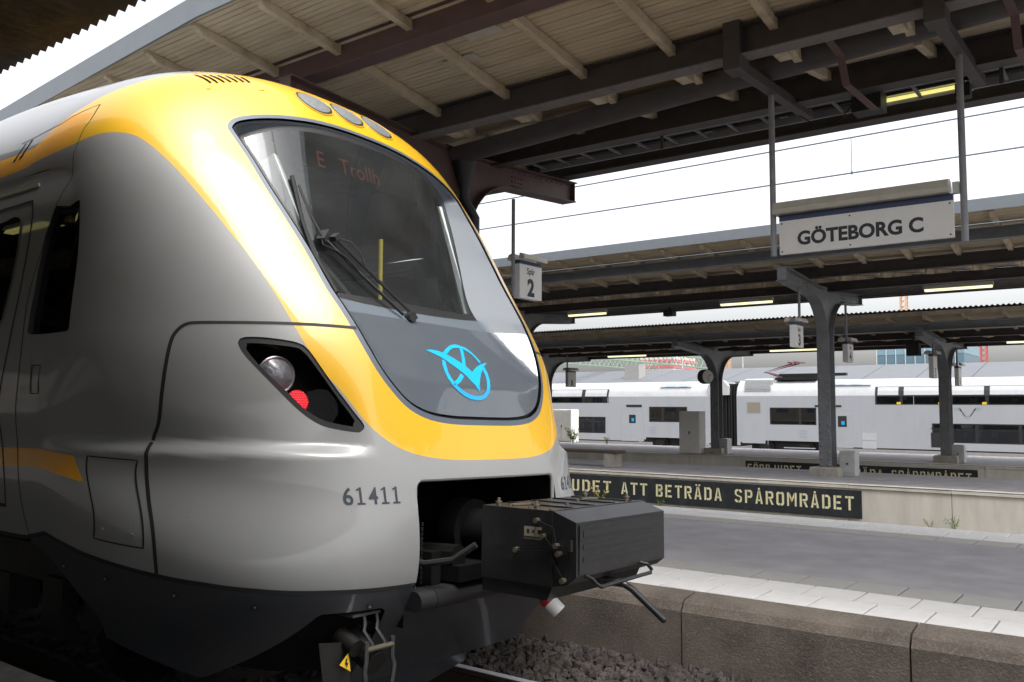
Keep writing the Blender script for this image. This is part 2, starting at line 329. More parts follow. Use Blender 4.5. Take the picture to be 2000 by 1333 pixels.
TRM = Matrix.Translation((TRX, TY, 0)) @ Euler((-TT, 0, 0)).to_matrix().to_4x4()
FEAT = dict(
    yel_out=[(5.186, 1.497), (4.687, 1.488), (4.226, 1.472), (3.841, 1.404), (3.586, 1.3), (3.408, 1.201), (3.274, 1.114), (3.143, 1.056), (3.002, 1.007), (2.863, 0.962), (2.727, 0.922), (2.601, 0.884), (2.478, 0.848), (2.332, 0.811), (2.262, 0.79), (2.126, 0.763), (1.994, 0.738), (1.814, 0.709), (1.68, 0.684), (1.546, 0.644), (1.463, 0.598), (1.378, 0.56), (1.31, 0.526), (1.262, 0.491), (1.223, 0.455), (1.192, 0.416), (1.172, 0.372), (1.155, 0.316), (1.144, 0.254), (1.137, 0.187), (1.135, 0.116), (1.135, 0.002), (1.143, -0.02)],
    frame_out=[(1.33, -0.02), (1.317, -0.02), (1.317, 0.048), (1.318, 0.155), (1.332, 0.255), (1.358, 0.314), (1.4, 0.367), (1.477, 0.415), (1.571, 0.459), (1.696, 0.494), (1.824, 0.521), (1.926, 0.54), (2.04, 0.562), (2.286, 0.578), (2.499, 0.606), (2.708, 0.637), (2.964, 0.662), (3.129, 0.686), (3.172, 0.695), (3.231, 0.674), (3.265, 0.633), (3.29, 0.563), (3.315, 0.466), (3.334, 0.368), (3.36, 0.235), (3.373, 0.084), (3.378, -0.02)],
    headlight=[(1.685, 0.889), (1.702, 0.887), (1.717, 0.881), (1.727, 0.869), (1.73, 0.849), (1.729, 0.812), (1.722, 0.769), (1.711, 0.725), (1.702, 0.701), (1.686, 0.687), (1.656, 0.674), (1.574, 0.65), (1.492, 0.622), (1.424, 0.593), (1.353, 0.562), (1.314, 0.541), (1.294, 0.539), (1.274, 0.549), (1.266, 0.564), (1.272, 0.612), (1.287, 0.679), (1.31, 0.712), (1.342, 0.74), (1.383, 0.767), (1.444, 0.798), (1.516, 0.832), (1.581, 0.86), (1.637, 0.881)],
    hl_glass=[(1.685, 0.872), (1.699, 0.866), (1.697, 0.816), (1.689, 0.762), (1.682, 0.713), (1.664, 0.695), (1.573, 0.665), (1.445, 0.622), (1.331, 0.572), (1.306, 0.565), (1.295, 0.577), (1.304, 0.624), (1.317, 0.676), (1.346, 0.711), (1.382, 0.741), (1.463, 0.782), (1.528, 0.819), (1.6, 0.849), (1.652, 0.866)],
    hl_lamp=[(1.569, 0.834), (1.597, 0.822), (1.621, 0.805), (1.63, 0.786), (1.618, 0.77), (1.591, 0.76), (1.559, 0.758), (1.522, 0.765), (1.494, 0.776), (1.478, 0.788)],
    hl_red=[(1.45, 0.771), (1.462, 0.759), (1.46, 0.742), (1.443, 0.729), (1.417, 0.724), (1.378, 0.73)],
    seam1=[(1.801, 0.509), (1.804, 0.577), (1.807, 0.699), (1.808, 0.884), (1.811, 1.001), (1.807, 1.023), (1.787, 1.046), (1.741, 1.072), (1.681, 1.09), (1.602, 1.111), (1.498, 1.138), (1.383, 1.163), (1.231, 1.18), (1.188, 1.188), (1.135, 1.184), (1.091, 1.171), (0.953, 1.172), (0.745, 1.203), (0.56, 1.22), (0.442, 1.215)],
    seam2=[(4.068, 1.127), (3.927, 1.24), (3.914, 1.314), (3.832, 1.41), (3.791, 1.496), (3.127, 1.701), (2.645, 1.818), (2.355, 1.886), (2.078, 1.9), (1.721, 1.849), (1.417, 1.777), (0.991, 1.797), (0.693, 1.804), (0.432, 1.786), (0.286, 1.731)],
    cabwin=[(3.022, 1.72), (2.923, 1.479), (2.615, 1.471), (2.152, 1.46), (1.829, 1.45), (1.803, 1.458), (1.81, 1.804), (1.825, 1.818), (2.012, 1.837), (2.361, 1.852), (2.694, 1.824)],
    hatch=[(1.014, 1.349), (1.039, 1.196), (0.782, 1.224), (0.545, 1.252), (0.48, 1.405), (0.744, 1.38)],
    flap=[(1.594, 1.682), (1.592, 1.581), (1.408, 1.561), (1.409, 1.64)],
    stripe=[(0.976, 2.01), (0.995, 1.397), (0.814, 1.386), (0.737, 2.026)],
    door_r=[(3.417, 2.355), (3.54, 1.84), (2.961, 1.926), (2.788, 1.991), (2.256, 2.062), (1.795, 2.003), (1.283, 1.887), (0.95, 1.949), (0.599, 1.948), (0.436, 1.923), (0.444, 2.042)],
    doorwin=[(2.913, 2.328), (2.997, 2.267), (2.992, 2.088), (2.918, 2.057), (2.692, 2.067), (2.436, 2.105), (1.947, 2.097), (1.845, 2.12)],
    bottom=[(0.304, 1.777), (0.365, 1.443), (0.43, 1.227), (0.47, 1.081), (0.499, 0.934), (0.517, 0.81), (0.53, 0.712), (0.537, 0.605), (0.542, 0.488), (0.545, 0.38)],
    rail=[(5.179, 1.514), (3.86, 1.419)],
    roofline=[(5.034, 1.288), (4.464, 1.254), (4.068, 1.127)],
    slot1=[(4.958, 1.303), (4.938, 1.299), (4.998, 1.416), (5.035, 1.421)],
    slot2=[(4.872, 1.294), (4.845, 1.29), (4.902, 1.411), (4.94, 1.415)],
    grill=[(3.99, 0.636), (3.575, 0.679), (3.609, 0.566), (3.619, 0.446), (3.888, 0.416)],
    slots=[(3.888, 0.666), (3.646, 0.66), (3.865, 0.636), (3.641, 0.629), (3.843, 0.608), (3.649, 0.595), (3.83, 0.575), (3.657, 0.562), (3.818, 0.539), (3.663, 0.528), (3.816, 0.5), (3.673, 0.496), (3.811, 0.467), (3.676, 0.466)],
    skirt_cut=[(0.277, 1.731), (0.234, 1.561), (0.119, 1.433), (0.094, 1.383)],
    screws=[(0.243, 1.509), (0.304, 1.366), (0.373, 1.159), (0.423, 0.928), (0.461, 0.554)],
    hatchscrew=[(0.551, 1.375), (0.591, 1.282)],
)
def normals_at(u, t, dep=None):
    e = 2e-3
    def S(u, t):
        x, y, z = surf(u, t); return np.stack([x, y, z], -1)
    n = np.cross(S(u, t+e)-S(u, t-e), S(u+e, t)-S(u-e, t))
    return n/np.maximum(np.linalg.norm(n, axis=-1, keepdims=True), 1e-9)
def grid(us, ts):
    U, T = np.meshgrid(us, ts, indexing='ij'); n, m = U.shape
    i = np.arange((n-1)*(m-1)); a = (i//(m-1))*m + i % (m-1)
    q = np.stack([a, a+1, a+m+1, a+m], 1)
    odd = ((i//(m-1)+i % (m-1)) % 2 == 0)
    tri = np.concatenate([np.where(odd[:, None], q[:, [0, 1, 2]], q[:, [1, 2, 3]]), np.where(odd[:, None], q[:, [0, 2, 3]], q[:, [0, 1, 3]])])
    return np.stack([U.ravel(), T.ravel()], 1), tri
def join(a, b): return np.concatenate([a[0], b[0]]), np.concatenate([a[1], b[1]+len(a[0])])
def compact(P, T):
    used, inv = np.unique(T, return_inverse=True); return P[used], inv.reshape(-1, 3)
def split(mesh, phi):
    """cuts a triangle mesh along phi = 0: returns (part with phi > 0, part with phi <= 0)"""
    P, T = mesh; s = phi > 0; k = s[T].sum(1)
    extra = []; base = len(P); cache = {}
    def mid(a, b):
        key = (a, b) if a < b else (b, a)
        if key not in cache:
            f = phi[key[0]]/(phi[key[0]]-phi[key[1]]); cache[key] = base+len(extra); extra.append(P[key[0]]*(1-f)+P[key[1]]*f)
        return cache[key]
    pos = [T[k == 3]]; neg = [T[k == 0]]; tp = []; tn = []
    for tri in T[(k == 1) | (k == 2)]:
        f = s[tri]; lone = int(np.argmax(f)) if f.sum() == 1 else int(np.argmin(f))
        a, b, c = (int(tri[(lone+j) % 3]) for j in range(3)); m1 = mid(a, b); m2 = mid(a, c)
        A, B = (tp, tn) if f.sum() == 1 else (tn, tp)
        A.append((a, m1, m2)); B.append((m1, b, c)); B.append((m1, c, m2))
    if extra: P = np.concatenate([P, np.array(extra)])
    pos = np.concatenate(pos+[np.array(tp, int).reshape(-1, 3)]); neg = np.concatenate(neg+[np.array(tn, int).reshape(-1, 3)])
    return compact(P, pos), compact(P, neg)
MET = np.array([1.0, 1.55])
def segdist(P, L, closed):
    P = P*MET; L = np.asarray(L, float)*MET; d = np.full(len(P), 1e9)
    for i in range(len(L) if closed else len(L)-1):
        a = L[i]; b = L[(i+1) % len(L)]; ab = b-a; t = np.clip(((P-a)@ab)/max(ab@ab, 1e-12), 0, 1)
        d = np.minimum(d, np.hypot(*(P-a-t[:, None]*ab).T))
    return d
def inside(P, L):
    x, y = P.T; c = np.zeros(len(P), bool); L = np.asarray(L, float)
    for i in range(len(L)):
        (x1, y1), (x2, y2) = L[i], L[(i+1) % len(L)]
        if y1 == y2: continue
        c ^= ((y1 > y) != (y2 > y)) & (x < (x2-x1)*(y-y1)/(y2-y1)+x1)
    return c
def sd(P, L): return np.where(inside(P, L), 1, -1)*segdist(P, L, True)
def smooth_poly(L, closed=True, it=2):
    L = np.asarray(L, float)
    for _ in range(it):
        if closed: N = np.roll(L, -1, 0); L = np.stack([L*.75+N*.25, L*.25+N*.75], 1).reshape(-1, 2)
        else: L = np.concatenate([L[:1], np.stack([L[:-1]*.75+L[1:]*.25, L[:-1]*.25+L[1:]*.75], 1).reshape(-1, 2), L[-1:]])
    return L
def dense(L, step, closed=True):
    L = np.asarray(L, float); out = []
    for i in range(len(L) if closed else len(L)-1):
        a, b = L[i], L[(i+1) % len(L)]; n = max(int(np.hypot(*((b-a)*MET))/step), 1)
        out += [a+(b-a)*k/n for k in range(n)]
    if not closed: out.append(L[-1])
    return np.array(out)
def ribbon(L, w, name, m, parent, side, closed=False, out=.0012, step=.02):
    """narrow strip laid along a line on the skin"""
    L = dense(L, step, closed); Q = L*MET
    T = (np.roll(Q, -1, 0)-np.roll(Q, 1, 0)) if closed else np.gradient(Q, axis=0)
    T /= np.maximum(np.hypot(*T.T), 1e-9)[:, None]; N = np.stack([-T[:, 1], T[:, 0]], 1)
    A, B = (Q+N*w/2)/MET, (Q-N*w/2)/MET; k = len(L)
    V1 = on_skin(A[:, 0], A[:, 1], side, out)[0]; V2 = on_skin(B[:, 0], B[:, 1], side, out)[0]
    f = [(i, (i+1) % k, k+(i+1) % k, k+i) for i in range(k if closed else k-1)]
    return MB().add(np.concatenate([V1, V2]).tolist(), f).build(name, m, parent, True)
def skin(mesh, name, m, parent, side=0, dep=0., out=0., xdep=None):
    """builds a piece of skin; side 0 = both halves in one mesh, -1 near half, +1 far half"""
    P, T = mesh
    if len(T) == 0: return None
    x, y, z = surf(P[:, 0], P[:, 1]); n = normals_at(P[:, 0], P[:, 1])
    V = np.stack([x, y, z], -1)
    if xdep is not None: V[:, 0] -= xdep
    V = V+n*(out-dep)
    vs = []; ns = []; fs = []
    for sd_ in ((-1, 1) if side == 0 else (side,)):
        A = V*np.array([1, sd_, 1]); N = n*np.array([1, sd_, 1]); b = sum(len(q) for q in vs)
        a0, a1, a2 = A[T[:, 0]], A[T[:, 1]], A[T[:, 2]]
        g = (np.cross(a1-a0, a2-a0)*N[T[:, 0]]).sum(1) < 0
        F = T.copy(); F[g] = F[g][:, ::-1]
        vs.append(A); ns.append(N); fs.append(F+b)
    A = np.concatenate(vs); N = np.concatenate(ns); F = np.concatenate(fs)
    me = bpy.data.meshes.new(name); me.from_pydata((A-np.array(TO)).tolist(), [], F.tolist())
    me.polygons.foreach_set('use_smooth', [True]*len(me.polygons))
    if xdep is None: me.normals_split_custom_set_from_vertices(N.tolist())
    me.materials.append(m)
    o = bpy.data.objects.new(name, me); COL.objects.link(o); o.parent = parent; return o
def rim(L, name, m, parent, side, depth, closed=True, out=.0):
    """wall that turns inward along an outline on the skin"""
    L = np.asarray(L, float); n = normals_at(L[:, 0], L[:, 1]); x, y, z = surf(L[:, 0], L[:, 1]); V = np.stack([x, y, z], -1)
    A = V+n*out; B = V-n*depth; mb = MB(); k = len(L)
    vs = [tuple(q*np.array([1, side, 1])) for q in np.concatenate([A, B])]
    mb.add(vs, [(i, (i+1) % k, k+(i+1) % k, k+i) for i in range(k if closed else k-1)])
    return mb.build(name, m, parent, True)
def on_skin(u, t, side=-1, out=0.):
    u = np.atleast_1d(np.asarray(u, float)); t = np.atleast_1d(np.asarray(t, float))
    x, y, z = surf(u, t); n = normals_at(u, t)
    V = np.stack([x, y, z], -1)+n*out
    return V*np.array([1, side, 1]), n*np.array([1, side, 1])

us = np.concatenate([np.linspace(0, .3, 9)[:-1], np.linspace(.3, UT, 150)])
ts = np.concatenate([np.linspace(0, HP, 76)[:-1], HP+np.linspace(0, 2.2, 45)[:-1], HP+np.linspace(2.2, 21.5, 24)])
ur = np.concatenate([np.linspace(UT, 6, 64)[:-1], np.linspace(6, 9, 31)[:-1], np.linspace(9, 26, 10)])
body = join(grid(us, ts), grid(ur, np.linspace(0, HP, 76)))
sm = smooth_poly
_h = [q for q in FEAT['frame_out'] if q[1] > 0]; F_frame = sm(_h+[(u, -t) for u, t in _h[::-1]]); F_head = sm(FEAT['headlight'], it=1); F_glassh = sm(FEAT['hl_glass'], it=1)
F_cabw = dense(FEAT['cabwin'], .04); F_bottom = FEAT['bottom'][::-1]
yz = lambda P: surf(P[:, 0], P[:, 1], False)
# --- front opening (coupler bay)
def opening_phi(P):
    x, y, z = surf(P[:, 0], P[:, 1], False); hx, r = .60, .05
    qx = np.abs(y)-hx+r; qz = np.abs(z-1.02)-.297+r
    d = np.hypot(np.maximum(qx, 0), np.maximum(qz, 0))+np.minimum(np.maximum(qx, qz), 0)-r
    return np.where(P[:, 1] > 1.2, 1., np.where(P[:, 0] > 2.2, 1., d))
body, _ = split(body, opening_phi(body[0]))
# --- windscreen bay, headlight bays, cab side windows
winbay, body = split(body, sd(body[0], F_frame))
headbay, body = split(body, sd(body[0], F_head))
cabpane, body = split(body, sd(body[0], F_cabw))
# --- lower skirt below the grey panels; its rear end is cut away over the wheels
bl = [(-.5, -.1), (.545, -.1), (.545, 0), (.545, .25)] + F_bottom + [(.30, 1.85), (.30, 30), (-.5, 30)]
skirt, body = split(body, sd(body[0], bl))
_, skirt = split(skirt, sd(skirt[0], FEAT['skirt_cut']+[(-.3, 1.25), (-.6, 2.0), (-.6, 30), (.5, 30), (.5, 1.95)]))
# --- openings for the emergency coupler hooks in the skirt
def hook_phi(P):
    x, y, z = surf(P[:, 0], P[:, 1], False)
    return np.minimum(np.minimum(y-.745+(.72-z)*.10, 1.06+(.72-z)*.6-y), .722-z)
hookbay, skirt = split(skirt, np.where((skirt[0][:, 1] < 1.3) & (skirt[0][:, 0] < .6), hook_phi(skirt[0]), -1))
# --- door outline
dg = [(3.20, 3.15), (3.24, 2.02), (3.0, 1.99), (2.4, 2.02), (1.8, 2.01), (1.2, 1.985), (.6, 1.965), (.46, 1.98), (.44, 3.15)]
# --- paint areas
yo = sm(FEAT['yel_out'][1:-1], False)
ypoly = [(4.62, 1.50), (26.5, 1.50), (26.5, 1.37), (4.72, 1.37), (4.30, 1.12), (4.12, .9), (4.05, .5), (4.03, -.1), (1.135, -.1)] + list(map(tuple, yo[::-1]))
yellow, body = split(body, sd(body[0], ypoly))
ybody, ystripe = split(yellow, np.where((yellow[0][:, 0] > 4.0) & (yellow[0][:, 1] > 1.2), -1., 4.7-yellow[0][:, 0]))
stripe, body = split(body, sd(body[0], [(.976, 21.), (.976, 2.01)]+[(.995, 1.397), (.814, 1.386)]+[(.79, 2.026), (.79, 21.)]))
door, body = split(body, sd(body[0], dg))
hatch, body = split(body, sd(body[0], FEAT['hatch'])); flap, body = split(body, sd(body[0], FEAT['flap']))
roofp, body = split(body, np.where(body[0][:, 0] >= 4.2, 1., -1.)*np.maximum(np.abs(body[0][:, 0]-4.2), 1e-3))
shell = skin(body, 'body_shell', M['silver'], train)
skin(roofp, 'roof', M['silver'], train)
yb = skin(ybody, 'nose_band', M['yellow'], train); yb['label'] = 'broad yellow band round the windscreen and over the nose'
yb2 = skin(ystripe, 'roof_edge_stripe', M['orange'], train)
st = skin(stripe, 'waist_stripe', M['orange'], train)
skirt_o = skin(skirt, 'front_skirt', M['skirt'], train)
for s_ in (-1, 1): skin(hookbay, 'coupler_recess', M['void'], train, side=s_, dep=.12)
for s_ in (-1, 1):
    d_ = skin(door, 'door', M['silver'], train, side=s_, dep=.004)
    sub(d_, TO)
    dw = [(2.98, 2.34), (3.03, 2.20), (2.96, 2.13), (2.6, 2.14), (2.2, 2.16), (1.95, 2.17), (1.87, 2.24), (1.87, 2.6), (1.95, 2.72), (2.9, 2.72), (2.98, 2.62)]
    pane, _ = split(door, sd(door[0], dw)); p_ = skin(pane, 'window_pane', M['dkglass'], d_, side=s_, out=.004)
    h_ = skin(hatch, 'hatch', M['silver'], train, side=s_, dep=.002); sub(h_, TO)
    for (u, t) in FEAT['hatchscrew']:
        (c,), (n,) = on_skin(u, t, s_); MB().cyl(c-n*.002, c+n*.006, .010, 10).build('screw', M['steel'], h_)
    f_ = skin(flap, 'flap', M['silver'], train, side=s_, dep=.003)
    for (u, t) in FEAT['screws']:
        (c,), (n,) = on_skin(u, t, s_, .001); w_ = MB().cyl(c, c+n*.004, .017, 12).build('bolt_cup', M['black'], train); sub(w_, TO)
        MB().cyl(c, c+n*.007, .007, 8).build('bolt', M['steel'], w_)
    # black joints between the panels
    for key, w, cl in (('seam1', .017, False), ('seam2', .012, False), ('hatch', .008, True), ('flap', .006, True), ('roofline', .008, False)):
        L = sm(FEAT[key], False) if key.startswith('seam') else FEAT[key]
        if key == 'seam1': L = np.concatenate([[(1.80, .50)], L])
        ribbon(L, w, 'panel_joint', M['rubber'], train, s_, cl)
    ribbon(dg, .022, 'door_seal', M['rubber'], train, s_, True)
    ribbon([(.545, .40)]+FEAT['bottom'][::-1]+[(.30, 1.85), (.30, 12)], .022, 'skirt_seal', M['rubber'], train, s_)
    # cab side window, set back
    rim(F_cabw, 'window_rim', M['black'], train, s_, .035)
    skin(cabpane, 'cab_side_window', M['dkglass'], train, side=s_, dep=.03)
    # rain gutter over the door
    q0 = np.array([-5.08, s_*1.537, 2.90]); q1 = np.array([-26, s_*1.537, 2.90])
    MB().bar(q0, q1, .02, .018).build('rain_gutter', M['alu'], train)
    MB().bar(q0-np.array([.06, 0, .05]), q1-np.array([0, 0, .05]), .016, .012).build('rain_gutter', M['alu'], train)
    # two slots in the roof edge
    for key in ('slot1', 'slot2'):
        V, n = on_skin(*np.array(FEAT[key]).T, s_, .003); MB().add(V, [(0, 1, 2, 3)]).build('roof_slot', M['void'], train)
# --- windscreen bay: trim ring, black gap, lower panel, cheeks, glass
P = winbay[0]; D = sd(P, F_frame)
ring, inner = split(winbay, .030-D)
groove, inner = split(inner, .047-sd(inner[0], F_frame))
skin(ring, 'windscreen_trim', M['frame'], train)
skin(groove, 'windscreen_gap', M['rubber'], train, dep=.03)
def bay_depth(P):
    """how far the bay lies behind the skin, in metres along the track"""
    x, y, z = surf(P[:, 0], P[:, 1], False); D = sd(P, F_frame)
    xg = -3.60-.452*(z-2.25)-.03*(y/.8)**2-.075*np.abs(y/.8)**4; xs = -3.175-1.12*(z-1.88)
    k = .03; xi = np.maximum(xg, xs)+k*np.log1p(np.exp(-np.abs(xg-xs)/k))
    d = x-xi; d = np.maximum(d, .012)
    lim = .012+1.25*np.maximum(D-.047, 0); k = .02
    return np.minimum(d, lim), y, z, D, d, lim
dpt, y_, z_, D_, dd_, lim_ = bay_depth(inner[0])
def glass_phi(P):
    dpt, y, z, D, d, lim = bay_depth(P)
    lower = 2.245+.02*(y/.6)**2+.03*np.maximum(np.abs(y)-.45, 0)
    edge = np.minimum(lim-d, D-.06)                       # where the cheek meets the pane
    return np.minimum(np.minimum(z-lower, edge*1.0), 9)
glassreg, solid = split(inner, glass_phi(inner[0]))
cheek, mask = split(solid, surf(solid[0][:, 0], solid[0][:, 1], False)[2]-(2.19+.0*solid[0][:, 0]))
cheek_o = skin(cheek, 'windscreen_cheek', M['cheek'], train, xdep=bay_depth(cheek[0])[0])
mask_o = skin(mask, 'front_panel', M['mask'], train, xdep=bay_depth(mask[0])[0]); mask_o['label'] = 'slate grey front panel below the windscreen'
sub(mask_o, TO)
def border_phi(P):
    dpt, y, z, D, d, lim = bay_depth(P)
    return np.minimum(np.minimum(np.minimum(lim-d, D-.05)-.035, z-2.30), D-.05-.055*sst(3.0, 3.3, z))
pane, border = split(glassreg, border_phi(glassreg[0]))
skin(border, 'windscreen_border', M['black'], train, xdep=bay_depth(border[0])[0])
skin(pane, 'windscreen', M['glass'], train, xdep=bay_depth(pane[0])[0])
def on_bay(y, z, out=0.):
    """point of the front panel or windscreen at lateral y, height z"""
    u = np.interp(z, CK[:9, 1], TK[:9]); t = .4
    for _ in range(25):
        x0, y0, z0 = (float(q) for q in surf(u, t, False)); e = 1e-4
        a = [float(q) for q in surf(u+e, t, False)]; b = [float(q) for q in surf(u, t+e, False)]
        J = np.array([[(a[1]-y0)/e, (b[1]-y0)/e], [(a[2]-z0)/e, (b[2]-z0)/e]])
        st = np.linalg.solve(J+1e-9*np.eye(2), np.array([abs(y)-y0, z-z0])); u += np.clip(st[0], -.2, .2); t += np.clip(st[1], -.2, .2)
    x0 = float(surf(u, t, False)[0]); return np.array([x0-bay_depth(np.array([[u, t]]))[0][0]+out, y, z])

# --- headlight clusters
hx = np.array(FEAT['headlight'])
for s_ in (-1, 1):
    hb = rim(F_head, 'headlight_housing', M['black'], train, s_, .10); sub(hb, TO)
    hb['label'] = 'black slanted headlight housing with lamp and red tail light'
    skin(headbay, 'back_plate', M['void'], hb, side=s_, dep=.11)
    hglass, hring = split(headbay, sd(headbay[0], F_glassh))
    skin(hring, 'seal', M['rubber'], hb, side=s_, dep=.006)
    skin(hglass, 'lamp_cover', M['smoke'], hb, side=s_, dep=.008)
    def lamp_disc(cu, ct, r, name, m, dep, bulge=.03):
        (c,), (n,) = on_skin(cu, ct, s_); c = Vector(c)-Vector(n)*dep; n = Vector(n)
        fw = (Vector((1, 0, 0))*.55+n*.45).normalized(); a = fw.cross(Vector((0, 0, 1))).normalized(); b = a.cross(fw)
        mb = MB(); N = 24; Rr = 6; vs = []; fs = []
        for i in range(Rr+1):
            for k in range(N):
                q = i/Rr; vs.append(c+(a*math.cos(2*math.pi*k/N)+b*math.sin(2*math.pi*k/N))*r*q + fw*bulge*(1-q*q))
        for i in range(Rr):
            for k in range(N): fs.append((i*N+k, i*N+(k+1) % N, (i+1)*N+(k+1) % N, (i+1)*N+k))
        mb.add(vs, fs); return mb.build(name, m, hb, True), c, fw, a, b
    hl, c, fw, a, b = lamp_disc(1.545, .80, .083, 'headlight_lens', M['lens'], .055, .03)
    MB().tube([c+(a*math.cos(q*math.pi/12)+b*math.sin(q*math.pi/12))*.088 for q in range(25)], .007, 6).build('lens_ring', M['steel'], hb, True)
    rl_, c, fw, a, b = lamp_disc(1.412, .752, .058, 'tail_light', M['redled'], .05, .008)
    leds = MB()
    for iy in range(-4, 5):
        for ix in range(-4, 5):
            px, py = (ix+.5*(iy % 2))*.0125, iy*.0115
            if px*px+py*py < .053**2: leds.sphere(c+a*px+b*py+fw*.010, .0033, 6, 4)
    lo = leds.build('led_dots', M['redledhot'], hb, True)
# --- three lamps above the windscreen: discs laid on the skin
def disc_on_skin(yc, uc, r, out):
    """points of a domed disc lying on the nose at lateral yc"""
    N = 28; rows = 5; pts = []
    for i in range(rows+1):
        for k in range(N):
            q = r*i/rows; pts.append((yc+q*math.cos(2*math.pi*k/N), uc+q*math.sin(2*math.pi*k/N)*.98))
    pts = np.array(pts); ay = np.abs(pts[:, 0]); w = herm(TK, WK, pts[:, 1]); t = np.arcsin(np.clip(ay/w, 0, 1))
    x, y, z = surf(pts[:, 1], t); n = normals_at(pts[:, 1], t); sg = np.where(pts[:, 0] < 0, -1, 1)
    V = np.stack([x, y*sg, z], -1); n = n*np.stack([np.ones_like(sg), sg, np.ones_like(sg)], -1)
    qq = np.repeat(np.arange(rows+1)/rows, N)[:, None]
    V = V+n*(out[0]+(out[1]-out[0])*(1-qq**2))
    fs = [(i*N+k, i*N+(k+1) % N, (i+1)*N+(k+1) % N, (i+1)*N+k) for i in range(rows) for k in range(N)]
    return V, fs, N
for yc_ in (-.272, 0, .272):
    V, fs, N = disc_on_skin(yc_, 3.575, .132, (.003, .003)); rim_o = MB().add(V, fs).build('top_lamp', M['black'], train, True); sub(rim_o, TO)
    V, fs, N = disc_on_skin(yc_, 3.58, .115, (.005, .012)); MB().add(V, fs).build('lamp_glass', M['toplens'], rim_o, True)
    MB().tube([tuple(q) for q in disc_on_skin(yc_, 3.575, .135, (.002, .002))[0][-28:]]+[tuple(disc_on_skin(yc_, 3.575, .135, (.002, .002))[0][-28])], .006, 6).build('lamp_rim', M['yellow'], rim_o, True)
# --- grille on the nose top
# the visible side grille, slots lie along the nose
for s_ in (-1, 1):
    g0 = MB()
    edge = FEAT['grill']; pts = on_skin(*np.array([(4.0, .63), (3.56, .70), (3.57, .43), (3.90, .40)]).T, s_, .002)[0]
    for i in range(4): g0.bar(pts[i], pts[(i+1) % 4], .007, .003)
    go = g0.build('roof_grille', M['orange'], train); sub(go, TO)
    S_ = FEAT['slots']
    for k in range(0, len(S_), 2):
        (a0, a1), (b0, b1) = S_[k], S_[k+1]
        L = np.array([(a0+(b0-a0)*f, a1+(b1-a1)*f) for f in np.linspace(0, 1, 5)]); w = .0055
        Lp = np.concatenate([L+np.array([0, w/1.0]), (L-np.array([0, w/1.0]))[::-1]])
        V, n = on_skin(Lp[:, 0], Lp[:, 1], s_, .004); MB().add(V, [(0, 1, 8, 9), (1, 2, 7, 8), (2, 3, 6, 7), (3, 4, 5, 6)]).build('slot', M['void'], go)
# --- running numbers on the nose corners
vs = []; fs = []
g6, f6 = text_mesh('6', 1.0, .016); g4, f4 = text_mesh('4', 1.0, .016); H6 = max(v[1] for v in g6)
def glyph(g, f, cell):
    ax, bx_ = min(v[0] for v in g), max(v[0] for v in g); hy = max(v[1] for v in g); b0 = len(vs)
    vs.extend([((v[0]-ax)/(bx_-ax)*.62+cell*.80, max(v[1], 0)/hy, 0) for v in g]); fs.extend([tuple(b0+i for i in q) for q in f])
def one(cell):
    c = cell*.80+.30
    for q in ([(c-.075, 0), (c+.075, 0), (c+.075, 1), (c-.06, 1), (c-.075, .9)], [(c-.26, 0), (c-.08, 0), (c-.08, .11), (c-.26, .11)], [(c+.08, 0), (c+.26, 0), (c+.26, .11), (c+.08, .11)], [(c-.055, .97), (c-.055, .86), (c-.25, .78), (c-.25, .88)]):
        b0 = len(vs); vs.extend([(x, y, 0) for x, y in q]); fs.append(tuple(range(b0, b0+len(q))))
glyph(g6, f6, 0); one(1); glyph(g4, f4, 2); one(3); one(4)
xs = [v[0] for v in vs]; x0, x1 = min(xs), max(xs); hh = max(v[1] for v in vs)
tt = np.linspace(.30, 1.3, 400)
def row(z0):
    lo = np.full(400, .3); hi = np.full(400, 1.6)
    for _ in range(40):
        m_ = (lo+hi)/2; zz = surf(m_, tt)[2]; up = zz < z0; lo = np.where(up, m_, lo); hi = np.where(up, hi, m_)
    x, y, z = surf(lo, tt); n = normals_at(lo, tt); return np.stack([x, y, z], -1)+n*.0015
r0, r1 = row(1.209), row(1.289)
arc = np.concatenate([[0], np.cumsum(np.hypot(*np.diff(r0[:, :2], axis=0).T))]); a0 = np.interp(.70, r0[:, 1], arc)
for s_ in (-1, 1):
    V = []
    for (x, y, z) in vs:
        f = (x-x0)/(x1-x0)*.29; a_ = a0+(.29-f if s_ < 0 else f); k = y/hh
        q = [np.interp(a_, arc, r0[:, i])*(1-k)+np.interp(a_, arc, r1[:, i])*k for i in range(3)]; V.append((q[0], q[1]*s_, q[2]))
    MB().add(V, fs).build('running_number', M['dkprint'], train, fix=False)
